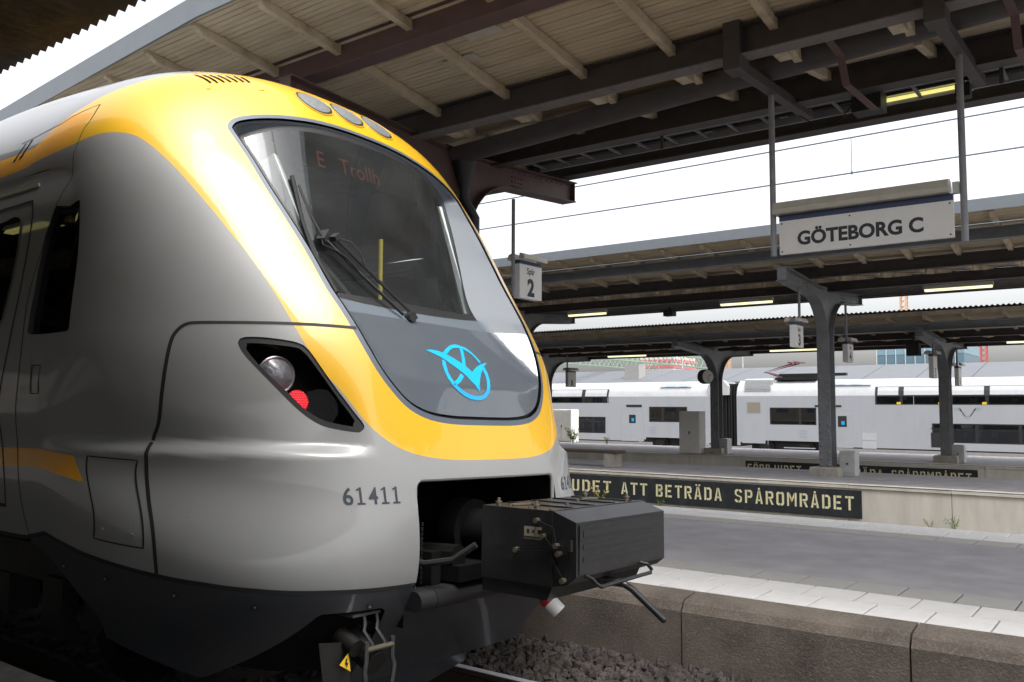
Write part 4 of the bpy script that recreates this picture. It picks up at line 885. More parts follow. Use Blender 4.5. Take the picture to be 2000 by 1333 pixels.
# ------------------------------------------------------------------ stencilled warnings on the platform walls
def stencil_letter(ch):
    s, g = .17, .05; W = .62; P = []
    def r(x0, y0, x1, y1): P.append([(x0, y0), (x1, y0), (x1, y1), (x0, y1)])
    def ring_half(left=True, y0=0., y1=1., W=W):
        h = W/2-g/2; c = .11
        q = [[(0, y0+c), (s, y0+c+.03), (s, y1-c-.03), (0, y1-c)], [(0, y1-c), (s, y1-c-.03), (s+.06, y1-s), (c, y1)], [(c, y1), (s+.06, y1-s), (h, y1-s), (h, y1)],
             [(0, y0+c), (c, y0), (s+.06, y0+s), (s, y0+c+.03)], [(c, y0), (h, y0), (h, y0+s), (s+.06, y0+s)]]
        for poly in q: P.append(poly if left else [(W-x, y) for x, y in poly])
    if ch in 'OÖ': ring_half(True); ring_half(False)
    elif ch in 'AÄÅ':
        P.append([(0, 0), (s, 0), (.31-g/2, .80), (.31-g/2, 1), (.22, 1)]); P.append([(W, 0), (W-s, 0), (.31+g/2, .80), (.31+g/2, 1), (.40, 1)]); r(.24, .20, .38, .34)
    elif ch == 'B': r(0, 0, s, 1); [P.append([(s+g, a), (.48, a), (.60, a+.09), (.60, a+.36), (.50, a+.44), (.50-.08, a+.36), (.44, a+.32), (.44, a+.15), (s+g, a+.15)]) for a in (0, .5)]; r(s+g, .42, .46, .57); r(s+g, .85, .52, 1)
    elif ch == 'D': r(0, 0, s, 1); P += [[(s+g, 0), (.46, 0), (.62, .16), (.45, .2), (.40, .16), (s+g, .16)], [(.45, .2), (.62, .16), (.62, .84), (.45, .8)], [(s+g, 1), (s+g, .84), (.40, .84), (.45, .8), (.62, .84), (.46, 1)]]
    elif ch == 'E': r(0, 0, s, 1); r(s+g, 0, .58, .16); r(s+g, .42, .50, .58); r(s+g, .84, .58, 1)
    elif ch == 'F': r(0, 0, s, 1); r(s+g, .42, .50, .58); r(s+g, .84, .58, 1)
    elif ch == 'J': r(.40, .16, .40+s, 1); P.append([(0, .14), (.12, 0), (.30, 0), (.30, .16), (.17, .17), (.17, .28), (0, .28)]); P.append([(.35, 0), (.44, 0), (.57, .13), (.40, .13), (.35, .16)])
    elif ch == 'M': r(0, 0, .15, 1); r(.60, 0, .75, 1); P.append([(.19, 1), (.19, .70), (.36, .28), (.36, .60)]); P.append([(.56, 1), (.56, .70), (.39, .28), (.39, .60)])
    elif ch == 'P': r(0, 0, s, 1); P += [[(s+g, 1), (s+g, .85), (.42, .85), (.46, .80), (.62, .86), (.50, 1)], [(.46, .80), (.46, .60), (.62, .54), (.62, .86)], [(s+g, .40), (.50, .40), (.62, .54), (.46, .60), (.42, .55), (s+g, .55)]]
    elif ch == 'R': r(0, 0, s, 1); P += [[(s+g, 1), (s+g, .85), (.42, .85), (.46, .80), (.62, .86), (.50, 1)], [(.46, .80), (.46, .62), (.62, .56), (.62, .86)], [(s+g, .44), (.50, .44), (.62, .56), (.46, .62), (.42, .58), (s+g, .58)], [(.28, .40), (.45, .40), (.64, 0), (.46, 0)]]
    elif ch == 'S': P += [[(0, .62), (.12, .50), (.12+.08, .60), (.16, .66), (.16, .80), (0, .88)], [(0, .88), (.16, .80), (.22, .85), (.28, .85), (.28, 1), (.12, 1)], [(.33, 1), (.33, .85), (.42, .85), (.45, .76), (.60, .76), (.60, .88), (.50, 1)],
                     [(.12, .50), (.28, .44), (.44, .40), (.52, .48), (.20, .60)], [(.44, .40), (.44, .2), (.60, .12), (.60, .40), (.52, .48)], [(.60, .12), (.44, .2), (.40, .15), (.33, .15), (.33, 0), (.48, 0)], [(.28, 0), (.28, .15), (.2, .15), (.16, .24), (0, .24), (0, .12), (.10, 0)]]
    elif ch == 'T': r(.23, 0, .23+s, .82); r(0, .84, .20, 1); r(.23, .84, .23+s, 1); r(.43, .84, .63, 1)
    elif ch == 'U': P += [[(0, 1), (s, 1), (s, .18), (.22, .15), (.28, .15), (.28, 0), (.12, 0), (0, .12)], [(.60, 1), (.60-s, 1), (.60-s, .18), (.38, .15), (.33, .15), (.33, 0), (.48, 0), (.60, .12)]]
    if ch in 'ÖÄ': r(.10, 1.07, .25, 1.19); r(.37, 1.07, .52, 1.19)
    if ch == 'Å': P.append([(.31+.09*math.cos(a*math.pi/4), 1.13+.09*math.sin(a*math.pi/4)) for a in range(8)])
    return P, (.75 if ch == 'M' else .62)
def warning(label, xl, xr, y, z0, z1, words, cap, zb_):
    """black panel painted on the wall with cream stencil words; words = [(text, x start, x end)]"""
    t = thing('warning_panel', label, 'wall sign', (xl, y, z0), 'stencilled warnings on the platform walls')
    MB().box(xl, xr, y-.008, y-.004, z0, z1).build('black_panel', M['panelblk'], t)
    for w_, xa, xb in words:
        tot = 0; L = []
        for c in w_: P, wd = stencil_letter(c); L.append((c, P, tot, wd)); tot += wd+.24
        tot -= .24; k = (xb-xa)/tot
        for c, P, o_, wd in L:
            mb = MB()
            for poly in P: mb.add([(xa+(o_+px)*k, y-.010, zb_+pz*cap) for px, pz in poly], [tuple(range(len(poly)))])
            mb.build('letter', M['stencil'], t, fix=False)
warning('black wall panel lettered in cream stencil, beyond the near asphalt platform', -11.9, -4.14, 15.125, -.115, .345,
        [('FÖRBJUDET', -11.05, -8.91), ('ATT', -8.68, -8.11), ('BETRÄDA', -7.92, -6.59), ('SPÅROMRÅDET', -6.34, -4.27)], .232, .012)
warning('farther black stencilled panel, half hidden by the middle platform and its column', -8.99, -3.54, 22.175, -.12, .33,
        [('FÖRBJUDET', -8.93, -7.53), ('ATT', -7.33, -6.93), ('BETRÄDA', -6.72, -5.57), ('SPÅROMRÅDET', -5.37, -3.67)], .215, .035)

# ------------------------------------------------------------------ platform roofs
EK, EX = .0721, -7.2
def edge_y(x): return 7.875-3.276-EK*min(x-EX, 0)         # the near roof narrows a little towards the far end
def edge(y): return EX-max(y-(7.875-3.276), 0)/EK
def roof(label, yc, half, z_c, z_e, cols, xa, xb, purl, arm, zarm, raf_ph, sp=.76, col='irongrey', brd='board', full=True, fz=(.0, .17), corr=False, edge=None, armtip=.22, boards=14, colw=.30, cfl=.12, colbase=True, fascol='fascia'):
    """butterfly roof on a row of riveted columns: boards, rafters, purlins, arms, columns, gutter, edge fascias"""
    t = thing('platform_roof', label, 'platform roof', (cols[0], yc, PZ))
    def zr(y): return z_c+(z_e-z_c)*abs(y-yc)/half           # underside of the boards
    for s_ in (-1, 1):                                       # boards run along the track
        if s_ < 0 or full:
            nb = boards if s_ < 0 else boards//2; w = half/nb
            for k in range(nb):
                y0 = yc+s_*w*k; y1 = yc+s_*(w*(k+1)-.009); d = random.uniform(-.002, .002)
                e0, e1 = (xa, xa) if not (edge and s_ < 0) else (max(xa, edge(y0)), max(xa, edge(y1)))
                MB().hexa([(e0, y0, zr(y0)+d), (xb, y0, zr(y0)+d), (xb, y1, zr(y1)+d), (e1, y1, zr(y1)+d), (e0, y0, zr(y0)+.022), (xb, y0, zr(y0)+.022), (xb, y1, zr(y1)+.022), (e1, y1, zr(y1)+.022)]).build('roof_board', M[brd], t)
        y0 = yc; y1 = yc+s_*half
        e0, e1 = (xa, xa) if not (edge and s_ < 0) else (max(xa, edge(y0)), max(xa, edge(y1)))
        ys_ = y1 if not (edge and s_ < 0) else edge_y(e0)
        zz_ = lambda y, d: zr(y)+d
        pts_ = [(xb, y0), (xb, y1), (e1, y1), (e0, ys_), (e0, y0)]
        MB().add([(x, y, zz_(y, .024)) for x, y in pts_]+[(x, y, zz_(y, .06)) for x, y in pts_], [(0, 1, 2, 3, 4), (9, 8, 7, 6, 5)]+[(i, (i+1) % 5, 5+(i+1) % 5, 5+i) for i in range(5)]).build('roof_sheet', M['iron'], t)
        # rafters with a moulded end
        yE = yc+s_*(half-.06); me = None; h = .10
        for k in range(int((xb-xa)/sp)+1):
            x = raf_ph+sp*math.floor((xa-raf_ph)/sp+1)+sp*k
            if x > min(xb-.1, 6): break
            if edge and s_ < 0 and edge_y(x) > yc-half+.03:
                yE_ = edge_y(x)+.06
                q = [(yc+s_*.12, zr(yc)-.002), (yE_, zr(yE_)-.002), (yE_, zr(yE_)-.035), (yE_-s_*.035, zr(yE_)-.052), (yE_-s_*.05, zr(yE_)-.045), (yE_-s_*.07, zr(yE_)-.075), (yE_-s_*.12, zr(yE_)-h), (yc+s_*.12, zr(yc)-h)]
                MB().prism(q, 'x', x-.035, x+.035).build('rafter', M['rafter'], t); continue
            if me is None:
                q = [(yc+s_*.12, zr(yc)-.002), (yE, zr(yE)-.002), (yE, zr(yE)-.035), (yE-s_*.035, zr(yE)-.052), (yE-s_*.05, zr(yE)-.045), (yE-s_*.07, zr(yE)-.075), (yE-s_*.12, zr(yE)-h), (yc+s_*.12, zr(yc)-h)]
                o = MB().prism(q, 'x', -.035, .035).build('rafter', M['rafter'], t); me = o.data; base = t['_o']
                o.location = (x, 0, 0)
            else:
                o = bpy.data.objects.new('rafter', me); COL.objects.link(o); o.parent = t; o.location = (x, 0, 0)
        y = yc+s_*half
        if edge and s_ < 0:
            xk = edge(y); ye = edge_y(xa); z0_, z1_ = zr(y)+fz[0], zr(y)+fz[1]
            MB().box(xk, xb, y-.012, y+.012, z0_, z1_).hexa([(xa, ye-.012, z0_), (xk, y-.012, z0_), (xk, y+.012, z0_), (xa, ye+.012, z0_), (xa, ye-.012, z1_), (xk, y-.012, z1_), (xk, y+.012, z1_), (xa, ye+.012, z1_)]).build('fascia', M[fascol], t)
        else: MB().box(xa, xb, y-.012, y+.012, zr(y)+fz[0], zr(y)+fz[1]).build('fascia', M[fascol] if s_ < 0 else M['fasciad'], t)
        if corr:
            mb = MB(); n = int((xb-xa)/.05)
            vs = []; 
            for k in range(n+1): x = xa+k*.05; zz = zr(y)+.10+(.018 if k % 2 else -.018); vs += [(x, y-s_*-.10, zz), (x, y-s_*.5, zz-.06)]
            mb.add(vs, [(2*k, 2*k+2, 2*k+3, 2*k+1) for k in range(n)]); mb.build('corrugated_edge', M['rusted_edge'], t)
    for (y, z0, z1, w, m, lip) in purl:                      # purlins: I-beams along the track
        b = MB().box(xa, xb, y-.012, y+.012, z0+.012, z1-.012).box(xa, xb, y-w/2, y+w/2, z1-.012, z1)
        b.build('purlin', M[m], t)
        MB().box(xa, xb, y-w/2, y+w/2, z0, z0+.0115).build('purlin_flange', M[lip], t)
    for x in cols:
        th = .07
        for s_ in (-1, 1):
            yt = yc+s_*arm
            inner = yc+s_*colw/2; pts = []
            zb = zarm-armtip; zj = zarm-.18
            pts = [(yc, zj-.30), (yc, zj+.02), (yc+s_*.25, zj+.02), (yt, zarm), (yt-s_*.03, zb)]
            # lower edge sweeps down into the column
            zk = zj-1.0; yk = inner-s_*.03
            yl = yt-s_*.03; ym = yc+s_*(arm*.42)
            zm = zb-.10
            for q in np.linspace(0, 1, 4)[1:]: pts.append((yl+(ym-yl)*q, zb+(zm-zb)*q))
            for q in np.linspace(0, 1, 9)[1:]:
                a = q*math.pi/2; pts.append((ym+(yk-ym)*math.sin(a), zm+(zk-zm)*(1-math.cos(a))))
            pts.append((yc, zk))
            ao = MB().prism(pts, 'x', x-.015, x+.015).build('arm', M[col], t); sub(ao, t['_o'])
            # flange that follows the curve, and rivets
            fl = MB(); E_ = pts[4:-1]
            for (a, b_) in zip(E_[:-1], E_[1:]): fl.bar((x, a[0], a[1]), (x, b_[0], b_[1]), cfl*2-.004, .014, up=(0, 0.01, 1))
            fl.bar((x, pts[2][0], pts[2][1]), (x, pts[3][0], pts[3][1]), cfl*2-.004, .014)
            fl.box(x-.08, x+.08, yt-s_*.012-.007, yt-s_*.012+.007, zb, zarm)
            fl.build('arm_flange', M[col], ao)
            rv = MB()
            for k in range(11):
                y = yc+s_*(arm*.45+(arm*.50)*k/10); zt = zj+.02+(zarm-zj-.02)*(abs(y-yc)-.25)/(arm-.25)-.035
                f = (abs(y-yc)-arm*.42)/(arm*.58); zl = zm+(zb-zm)*f+.03
                for zz in (zt, zl):
                    for sx in (-1, 1): rv.sphere((x+sx*.018, y, zz), .012, 6, 4)
            for jx in range(4):
                for jz in range(3):
                    for sx in (-1, 1): rv.sphere((x+sx*.018, yc+s_*(arm*.44+.07*jx), zm+.06+.06*jz), .012, 6, 4)
            rv.build('rivets', M[col], ao)
        ztop = zarm-.18
        cb_ = MB().box(x-.012, x+.012, yc-colw/2+.02, yc+colw/2-.02, PZ, ztop+.1)
        cb_.box(x-cfl, x+cfl, yc-colw/2, yc-colw/2+.016, PZ+.0, ztop-.82).box(x-cfl, x+cfl, yc+colw/2-.016, yc+colw/2, PZ, ztop-.82)
        co = cb_.build('column', M[col], t); sub(co, t['_o'])
        rv = MB()
        for k in range(16):
            for dx in (-cfl*.62, cfl*.62):
                rv.sphere((x+dx, yc-colw/2-.003, PZ+.2+k*.125), .024, 6, 4)
        rv.build('rivets', M[col], co)
        if colbase: MB().bev(x-.26, x+.26, yc-.30, yc+.24, PZ-.02, PZ+.16, .02).build('footing', M['concd'], t)
    return t, zr
# roof over the platform across the track, centred on that platform
KQ = 1.26
def kz(z): return EYE+KQ*(z-EYE)
PUR2 = [(4.50*KQ, kz(4.31), kz(4.52), .20, 'ironpur', 'ironpur'), (5.68*KQ, kz(4.12), kz(4.34), .18, 'iron', 'flange'), (6.85*KQ, kz(4.12), kz(4.34), .18, 'iron', 'iron'), (8.05*KQ, kz(4.25), kz(4.46), .20, 'iron', 'iron')]
Y2 = 6.25*KQ; X2 = -5.4*KQ
t2, z2 = roof('large platform roof with beige boards directly above the train nose', Y2, 2.6*KQ, kz(4.27), kz(4.62), [X2, X2-8.6], -46, 4.5, PUR2, 2.03*KQ, kz(4.245), -2.81*KQ, sp=.76*KQ,
              col='ironpur', boards=52, fz=(-.025, .20), edge=edge, armtip=.28, colw=.38)
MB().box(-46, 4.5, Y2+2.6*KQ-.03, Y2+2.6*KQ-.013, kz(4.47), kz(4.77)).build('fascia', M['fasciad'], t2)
# half-round gutter with a fall, funnel and downpipe
gt = MB(); N = 10
def gut(x): return kz(4.01+(x/KQ+5.4)*.043)
for (xa_, xb_) in ((X2, 4.4), (-46, X2)):
    za, zb2 = (gut(X2), gut(4.4)) if xa_ == X2 else (gut(X2)+1.0, gut(X2))
    r = .16; A = [(xa_, Y2+r*math.cos(math.pi+math.pi*k/N), za+r+r*math.sin(math.pi+math.pi*k/N)) for k in range(N+1)]; B = [(xb_, Y2+r*math.cos(math.pi+math.pi*k/N), zb2+r+r*math.sin(math.pi+math.pi*k/N)) for k in range(N+1)]
    gt.add(A+B, [(k, k+1, N+2+k, N+1+k) for k in range(N)])
gt.build('gutter', M['iron'], t2, True)
xd, yd = X2+.1, Y2+.06
dp = MB().cyl((xd, yd, kz(4.03)), (xd, yd, kz(3.78)), .16, 14, .06).tube([(xd, yd, kz(3.8)), (xd, yd, kz(3.68)), (xd+.02, yd+.18, kz(3.52)), (xd+.02, yd+.18, .45)], .06, 10)
dp.build('downpipe', M['black'], t2, True)
# timber brackets under the dark beam, cross hangers, strap irons
for k in range(9):
    x = (-2.84-.76*k+.76*2)*KQ; MB().box(x-.06, x+.06, 5.76*KQ, 6.0*KQ, kz(4.16), kz(4.25)).build('bracket', M['rafter'], t2)
for x in (-2.32*KQ, -1.04*KQ):
    MB().bar((x, 5.60*KQ, kz(4.07)), (x, 7.20*KQ, kz(4.14)), .095, .09).box(x-.075, x+.075, 5.58*KQ, 5.75*KQ, kz(4.02), kz(4.36)).build('hanger_bar', M['iron'], t2)
for x in (-1.72*KQ, -.68*KQ):
    MB().bar((x, 5.72*KQ, kz(4.14)), (x+.02, 5.98*KQ, kz(4.10)), .06, .015).bar((x+.02, 5.98*KQ, kz(4.10)), (x+.02, 6.10*KQ, kz(3.93)), .06, .015).bar((x+.02, 6.10*KQ, kz(3.93)), (x+.05, 6.75*KQ, kz(3.93)), .06, .015).build('strap_iron', M['ironpur'], t2)
# paler repair patches on the boards
for (x, y) in ((-4.35, 5.12), (-3.95, 4.86), (-4.05, 4.78)):
    x *= KQ; y *= KQ; MB().box(x-.2, x+.2, y-.09, y+.09, z2(y)-.012, z2(y)-.004).build('repair_patch', M['hood'], t2)
# cable ladder
cl = thing('cable_ladder', 'long cable ladder under the dark far side of the near roof', 'cable ladder', (-6.3, 9.0, 4.85))
ya, yb3, zl_ = 7.0*KQ, 7.34*KQ, kz(4.14)
for y in (ya, yb3): MB().box(-6.5, 6, y-.015, y+.015, zl_, zl_+.08).build('side_rail', M['irongrey'], cl)
for k in range(32):
    x = -6.4+.378*k; MB().box(x-.015, x+.015, ya+.016, yb3-.016, zl_+.012, zl_+.035).build('rung', M['cableladder'], cl)
for x in (-4.5, -1.1): MB().box(x-.018, x+.018, ya-.028, ya-.016, zl_-.15, zl_+.4).build('hanger', M['iron'], cl)
MB().tube([(-6.5, ya+.13, zl_+.058), (6, ya+.13, zl_+.058)], .024, 6).tube([(-6.5, ya+.25, zl_+.054), (6, ya+.25, zl_+.054)], .018, 6).build('cable', M['rubber'], cl)

PUR3 = [(14.80, 4.26, 4.44, .16, 'irongrey', 'irongrey'), (16.1, 4.09, 4.30, .14, 'iron', 'iron'), (17.9, 4.06, 4.24, .14, 'iron', 'iron'), (19.40, 4.08, 4.32, .16, 'irongrey', 'iron')]
t3, z3 = roof('weathered platform roof carried on the grey riveted column, behind the town name sign', 17.08, 2.95, 4.26, 4.60, [-5.28, -12.60], -34, 2, PUR3, 2.33, 4.13, -4.25, boards=24, fz=(-.02, .16), colw=.34, cfl=.115)
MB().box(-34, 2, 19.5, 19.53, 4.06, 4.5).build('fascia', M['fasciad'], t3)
PUR5 = [(20.75, 3.42, 3.60, .16, 'irongrey', 'irongrey'), (22.3, 3.36, 3.52, .14, 'iron', 'iron'), (24.3, 3.36, 3.5, .14, 'iron', 'iron'), (25.8, 3.36, 3.55, .16, 'iron', 'iron')]
t5, z5 = roof('farthest low platform roof with a corrugated edge, in front of the white train', 23.25, 2.95, 3.50, 3.74, [-4.353, -10.257, -16.1], -44, 2, PUR5, 2.6, 3.48, -4.2, boards=16, fz=(-.03, .06), corr=True, armtip=.18, colw=.30, fascol='rafter')

# roof above the camera: corrugated sheet, dark beams; unseen rear stretched to shade the train side
t1 = thing('platform_roof', 'rusty corrugated roof edge in the dark top left corner', 'platform roof', (-6, 0, PZ))
mb = MB(); vs = []; n = 560; pit = .0465
def c1(y): return 3.70+min(2.24-y, 3)*.08
for k in range(n+1):
    x = -22+pit*k; d = .026 if k % 2 else -.026
    vs += [(x, 2.24, c1(2.24)+d), (x, -17, c1(-17)+d)]
mb.add(vs, [(2*k, 2*k+2, 2*k+3, 2*k+1) for k in range(n)]); mb.build('corrugated_sheet', M['rusty'], t1)
for y in (1.55, .1, -1.6, -3.4, -5.2, -7, -9, -11, -13, -15, -16.8): MB().box(-22, 4, y-.07, y+.07, c1(y)-.24, c1(y)-.035).build('purlin', M['rafter'], t1)
for x in (-12, -7.2, -2.4, 2.4): MB().box(x-.06, x+.06, -16.9, 2.05, c1(0)-.5, c1(0)-.26).build('beam', M['iron'], t1)
for x in (-12.2, -7.2): MB().box(x-.12, x+.12, -4.6, -4.36, PZ, c1(0)-.45).build('column', M['iron'], t1)

# ------------------------------------------------------------------ lamps
def lamp(label, x0, x1, y, z, m='tube', group='fluorescent lamps under the roofs', w=.14):
    t = thing('strip_lamp', label, 'lamp', ((x0+x1)/2, y, z), group)
    MB().box(x0, x1, y-w/2, y+w/2, z+.03, z+.10).build('housing', M['lampbox'], t)
    MB().bev(x0+.02, x1-.02, y-w*.30, y+w*.30, z-.012, z+.029, .0).build('tube_cover', M[m], t)
def lamp2(label, x0, x1, y, z, m, w=.16):
    t = thing('strip_lamp', label, 'lamp', ((x0+x1)/2, y, z), 'fluorescent lamps under the roofs')
    MB().box(x0, x1, y-w/2, y+w/2, z+.05, z+.11).build('housing', M['lampbox'], t)
    for dy in (-.055, .055): MB().cyl((x0+.03, y+dy, z+.015), (x1-.03, y+dy, z+.015), .019, 10).build('tube', M[m], t, True)
    for x in (x0, x1-.03): MB().box(x, x+.03, y-.08, y+.08, z-.01, z+.05).build('end_cap', M['lampbox'], t)
lamp2('yellow-lit double strip lamp beside the black loudspeaker under the near roof', -1.99*KQ, -1.12*KQ, 7.35*KQ, kz(4.16), 'tubey', w=.16)
lamp('lit strip lamp left of the riveted column under the middle roof', -7.95, -6.75, 18.3, 3.98)
lamp('lit strip lamp right of the riveted column, below the town name sign', -3.75, -2.55, 18.3, 3.98)
lamp('lit strip lamp nearest the train under the middle roof', -12.0, -10.9, 18.3, 3.98)
lamp('dim strip lamp behind the clock under the farthest roof', -14.6, -13.2, 24.6, 3.34)
lamp('dim strip lamp above the pantograph under the farthest roof', -9.2, -7.8, 24.6, 3.34)
lamp('dim strip lamp at the right edge under the farthest roof', -3.2, -1.9, 24.6, 3.34)
lamp('dim strip lamp left of the B sign under the farthest roof', -18.6, -17.4, 24.6, 3.34)
lamp('warm strip lamp under the rusty roof above the camera', -3.2, -1.9, 1.15, 3.42, 'tubey')
lamp('warm strip lamp under the rusty roof farther along the train', -8.2, -6.9, 1.15, 3.42, 'tubey')

# ------------------------------------------------------------------ signs
GY = 6.37*KQ
gs = thing('station_sign', 'wide white town name sign GÖTEBORG C hanging on two posts', 'station sign', (-1.72*KQ, GY, kz(2.95)))
xl, xr = -2.285*KQ, -1.105*KQ; z0, z1 = kz(2.835), kz(3.085)
MB().box(xl, xr, GY-.02, GY+.02, z0, z1).build('sign_face', M['signw'], gs)
MB().box(xl, xr, GY-.022, GY+.02, z1+.001, z1+.056).build('blue_strip', M['signblue'], gs)
MB().prism([(GY-.09, z1+.062), (GY-.10, z1+.105), (GY-.065, z1+.17), (GY, z1+.19), (GY+.065, z1+.17), (GY+.10, z1+.105), (GY+.09, z1+.062)], 'x', xl-.04, xr-.025).build('light_hood', M['hood'], gs)
lettering('GÖTEBORG C', .118, (xl+.17, GY-.0215, z0+.078), (1, 0, 0), (0, 0, 1), M['dkprint'], gs, bold=.038, width=1.083)
for (x, z) in ((xl+.025, z0+.025), (xl+.025, z1-.025), (xr-.025, z0+.025), (xr-.025, z1-.025), ((xl+xr)/2-.1, z0+.025), ((xl+xr)/2-.1, z1-.025)): MB().cyl((x, GY-.0205, z), (x, GY-.024, z), .0075, 8).build('screw', M['black'], gs)
for x, zb_, zt in ((-2.335*KQ, kz(2.83), kz(4.10)), (-1.042*KQ, kz(2.80), kz(4.10))):
    MB().cyl((x, GY, zb_), (x, GY, zt), .028, 12).build('post', M['postgrey'], gs, True)
MB().box(xr+.0, -1.066*KQ, GY-.035, GY+.035, z1+.056, z1+.15).build('mounting_box', M['cabgrey'], gs)

def track_sign(label, x, y, zc, num, post_y, ztop, wd=.40, ht=.40, up=True, group='track number signs', spar=True, s=1.0):
    t = thing('track_sign', label, 'track sign', (x, y, zc), group)
    y0, y1 = y-wd/2, y+wd/2; zb_, zt = zc-ht/2, zc+ht/2
    MB().box(x-.05, x+.05, y0, y1, zb_, zt-.05).build('sign_face', M['signw'], t)
    MB().box(x-.051, x+.051, y0, y1, zt-.05, zt).build('blue_strip', M['signblue'], t)
    for sx in (-1, 1):
        hd = [(x+sx*.052, zt+.02), (x+sx*.14, zt+.005), (x+sx*.14, zt+.03), (x+sx*.12, zt+.075), (x+sx*.06, zt+.09)]
        MB().prism(hd, 'y', y0-.02, y1+.02).build('light_hood', M['hood'], t)
    MB().cyl((x, post_y, zb_+.02), (x, post_y, ztop), .024, 10).build('post', M['postgrey'], t, True)
    if spar: lettering('Spår', .16*ht, (x+.0515, y, zt-.05-.24*ht), (0, 1, 0), (0, 0, 1), M['dkprint'], t, bold=.022, align='CENTER', sx=.85)
    lettering(num, .42*ht if spar else .32*ht, (x+.0515, y+.0, zb_+.09*ht), (0, 1, 0), (0, 0, 1), M['dkprint'], t, bold=.045, align='CENTER')
    return t
track_sign('white track sign Spår 2 on a post beside the train nose', -5.40*KQ, 7.45*KQ, kz(3.03), '2', 7.19*KQ, kz(3.86), wd=.50, ht=.50)
track_sign('white track sign Spår 3 hanging left of the riveted column', -5.28, 15.45, 3.00, '3', 15.62, 4.0, wd=.42, ht=.44)
track_sign('white track sign 4 hanging right of the riveted column', -5.28, 18.55, 2.86, '4', 18.45, 3.9, wd=.40, ht=.42)
track_sign('small track sign hanging left of the farthest column, under a black box', -4.35, 21.95, 2.68, '5', 22.0, 3.3, wd=.42, ht=.55, spar=False)
track_sign('small track sign hanging right of the farthest column', -4.35, 24.9, 2.55, '6', 24.8, 3.3, wd=.40, ht=.5, spar=False)
t = track_sign('grey letter B sign hanging before the white train beside the yellow nose', -14.8, 22.7, 2.58, 'B', 22.5, 3.3, wd=.44, ht=.5, spar=False)
sp = thing('loudspeaker', 'black box loudspeaker under the near roof beside the yellow lamp', 'loudspeaker', (-1.78*KQ, 7.0*KQ, kz(4.1)))
def q3(x, y, z): return (x*KQ, y*KQ, kz(z))
MB().bev(-1.90*KQ, -1.68*KQ, 6.92*KQ, 7.10*KQ, kz(4.0), kz(4.16), .02).build('case', M['black'], sp); MB().box(-1.80*KQ, -1.76*KQ, 6.98*KQ, 7.04*KQ, kz(4.16), kz(4.25)).build('bracket', M['iron'], sp)
MB().tube([q3(-1.92, 7.0, 4.08), q3(-2.0, 7.0, 3.99), q3(-2.08, 7.0, 3.96), q3(-2.2, 7.0, 3.98), q3(-2.3, 6.9, 4.05)], .007, 6).build('cable', M['rubber'], sp)
t = thing('junction_box', 'small dark box on the right sign post below the near roof', 'junction box', (-1.1*KQ, 7.2*KQ, kz(4.1))); MB().bev(-1.20*KQ, -1.10*KQ, 7.12*KQ, 7.22*KQ, kz(4.03), kz(4.14), .01).build('case', M['black'], t); MB().box(-1.16*KQ, -1.14*KQ, 7.16*KQ, 7.18*KQ, kz(4.14), kz(4.22)).build('bracket', M['iron'], t)
t = thing('loudspeaker', 'dark box under the farthest roof left of its right column', 'loudspeaker', (-4.7, 21.6, 3.1)); MB().bev(-4.82, -4.55, 21.5, 21.75, 2.92, 3.22, .02).build('case', M['black'], t); MB().box(-4.7, -4.66, 21.6, 21.64, 3.22, 3.4).build('bracket', M['iron'], t)
t = thing('loudspeaker', 'small dark box under the middle roof between two lit lamps', 'loudspeaker', (-9.3, 18.5, 3.95)); MB().bev(-9.42, -9.18, 18.4, 18.6, 3.84, 3.98, .02).build('case', M['black'], t); MB().box(-9.32, -9.28, 18.48, 18.52, 3.98, 4.06).build('bracket', M['iron'], t)
ck = thing('clock', 'round station clock on the column beside the gap in the white train', 'clock', (-10.34, 23.0, 2.59))
cx, cy, cz = -10.42, 22.92, 2.58
ax = Vector((.86, -.5, 0)).normalized()
MB().cyl(Vector((cx, cy, cz))-ax*.12, Vector((cx, cy, cz))+ax*.10, .205, 28).build('case', M['black'], ck, True)
fa = MB().cyl(Vector((cx, cy, cz))+ax*.101, Vector((cx, cy, cz))+ax*.106, .18, 28).build('face', M['signw'], ck); sub(fa, ck['_o'])
fc = Vector((cx, cy, cz))+ax*.112; sd2 = Vector((0, 0, 1)).cross(ax)
MB().bar(fc-sd2*.02, fc+sd2*.09+Vector((0, 0, .06)), .012, .004, up=ax).bar(fc, fc+Vector((0, 0, -.14))+sd2*.03, .009, .004, up=ax).build('hands', M['black'], fa)
MB().box(cx-.02, cx+.24, cy+.10, cy+.16, cz-.03, cz+.03).build('bracket', M['irongrey'], ck)

# ------------------------------------------------------------------ boxes, bench, weeds
def cabinet(label, x0, x1, y0, y1, h, m='cabgrey', doors=1, group=None):
    t = thing('electrical_cabinet', label, 'cabinet', ((x0+x1)/2, (y0+y1)/2, PZ), group)
    b_ = MB().bev(x0, x1, y0, y1, PZ, PZ+h, .015).build('case', M[m], t)
    n = doors; w = (x1-x0)/n
    for k in range(n): MB().box(x0+w*k+.015, x0+w*(k+1)-.015, y0-.012, y0-.002, PZ+.06, PZ+h-.06).build('door', M[m], t)
    MB().box((x0+x1)/2-.01, (x0+x1)/2+.02, y0-.03, y0-.012, PZ+h*.45, PZ+h*.52).build('latch', M['black'], t)
cabinet('grey metal box at the foot of the riveted column', -5.08, -4.80, 17.12, 17.42, .47)
cabinet('grey metal box at the foot of the column with the clock', -10.17, -9.93, 23.20, 23.50, .42)
cabinet('grey metal box at the foot of the farthest right column', -4.25, -3.98, 23.20, 23.50, .42)
cabinet('tall pale two-door cabinet before the white train, left of the clock column', -11.22, -10.60, 22.85, 23.25, 1.18, 'cabinet', 2)
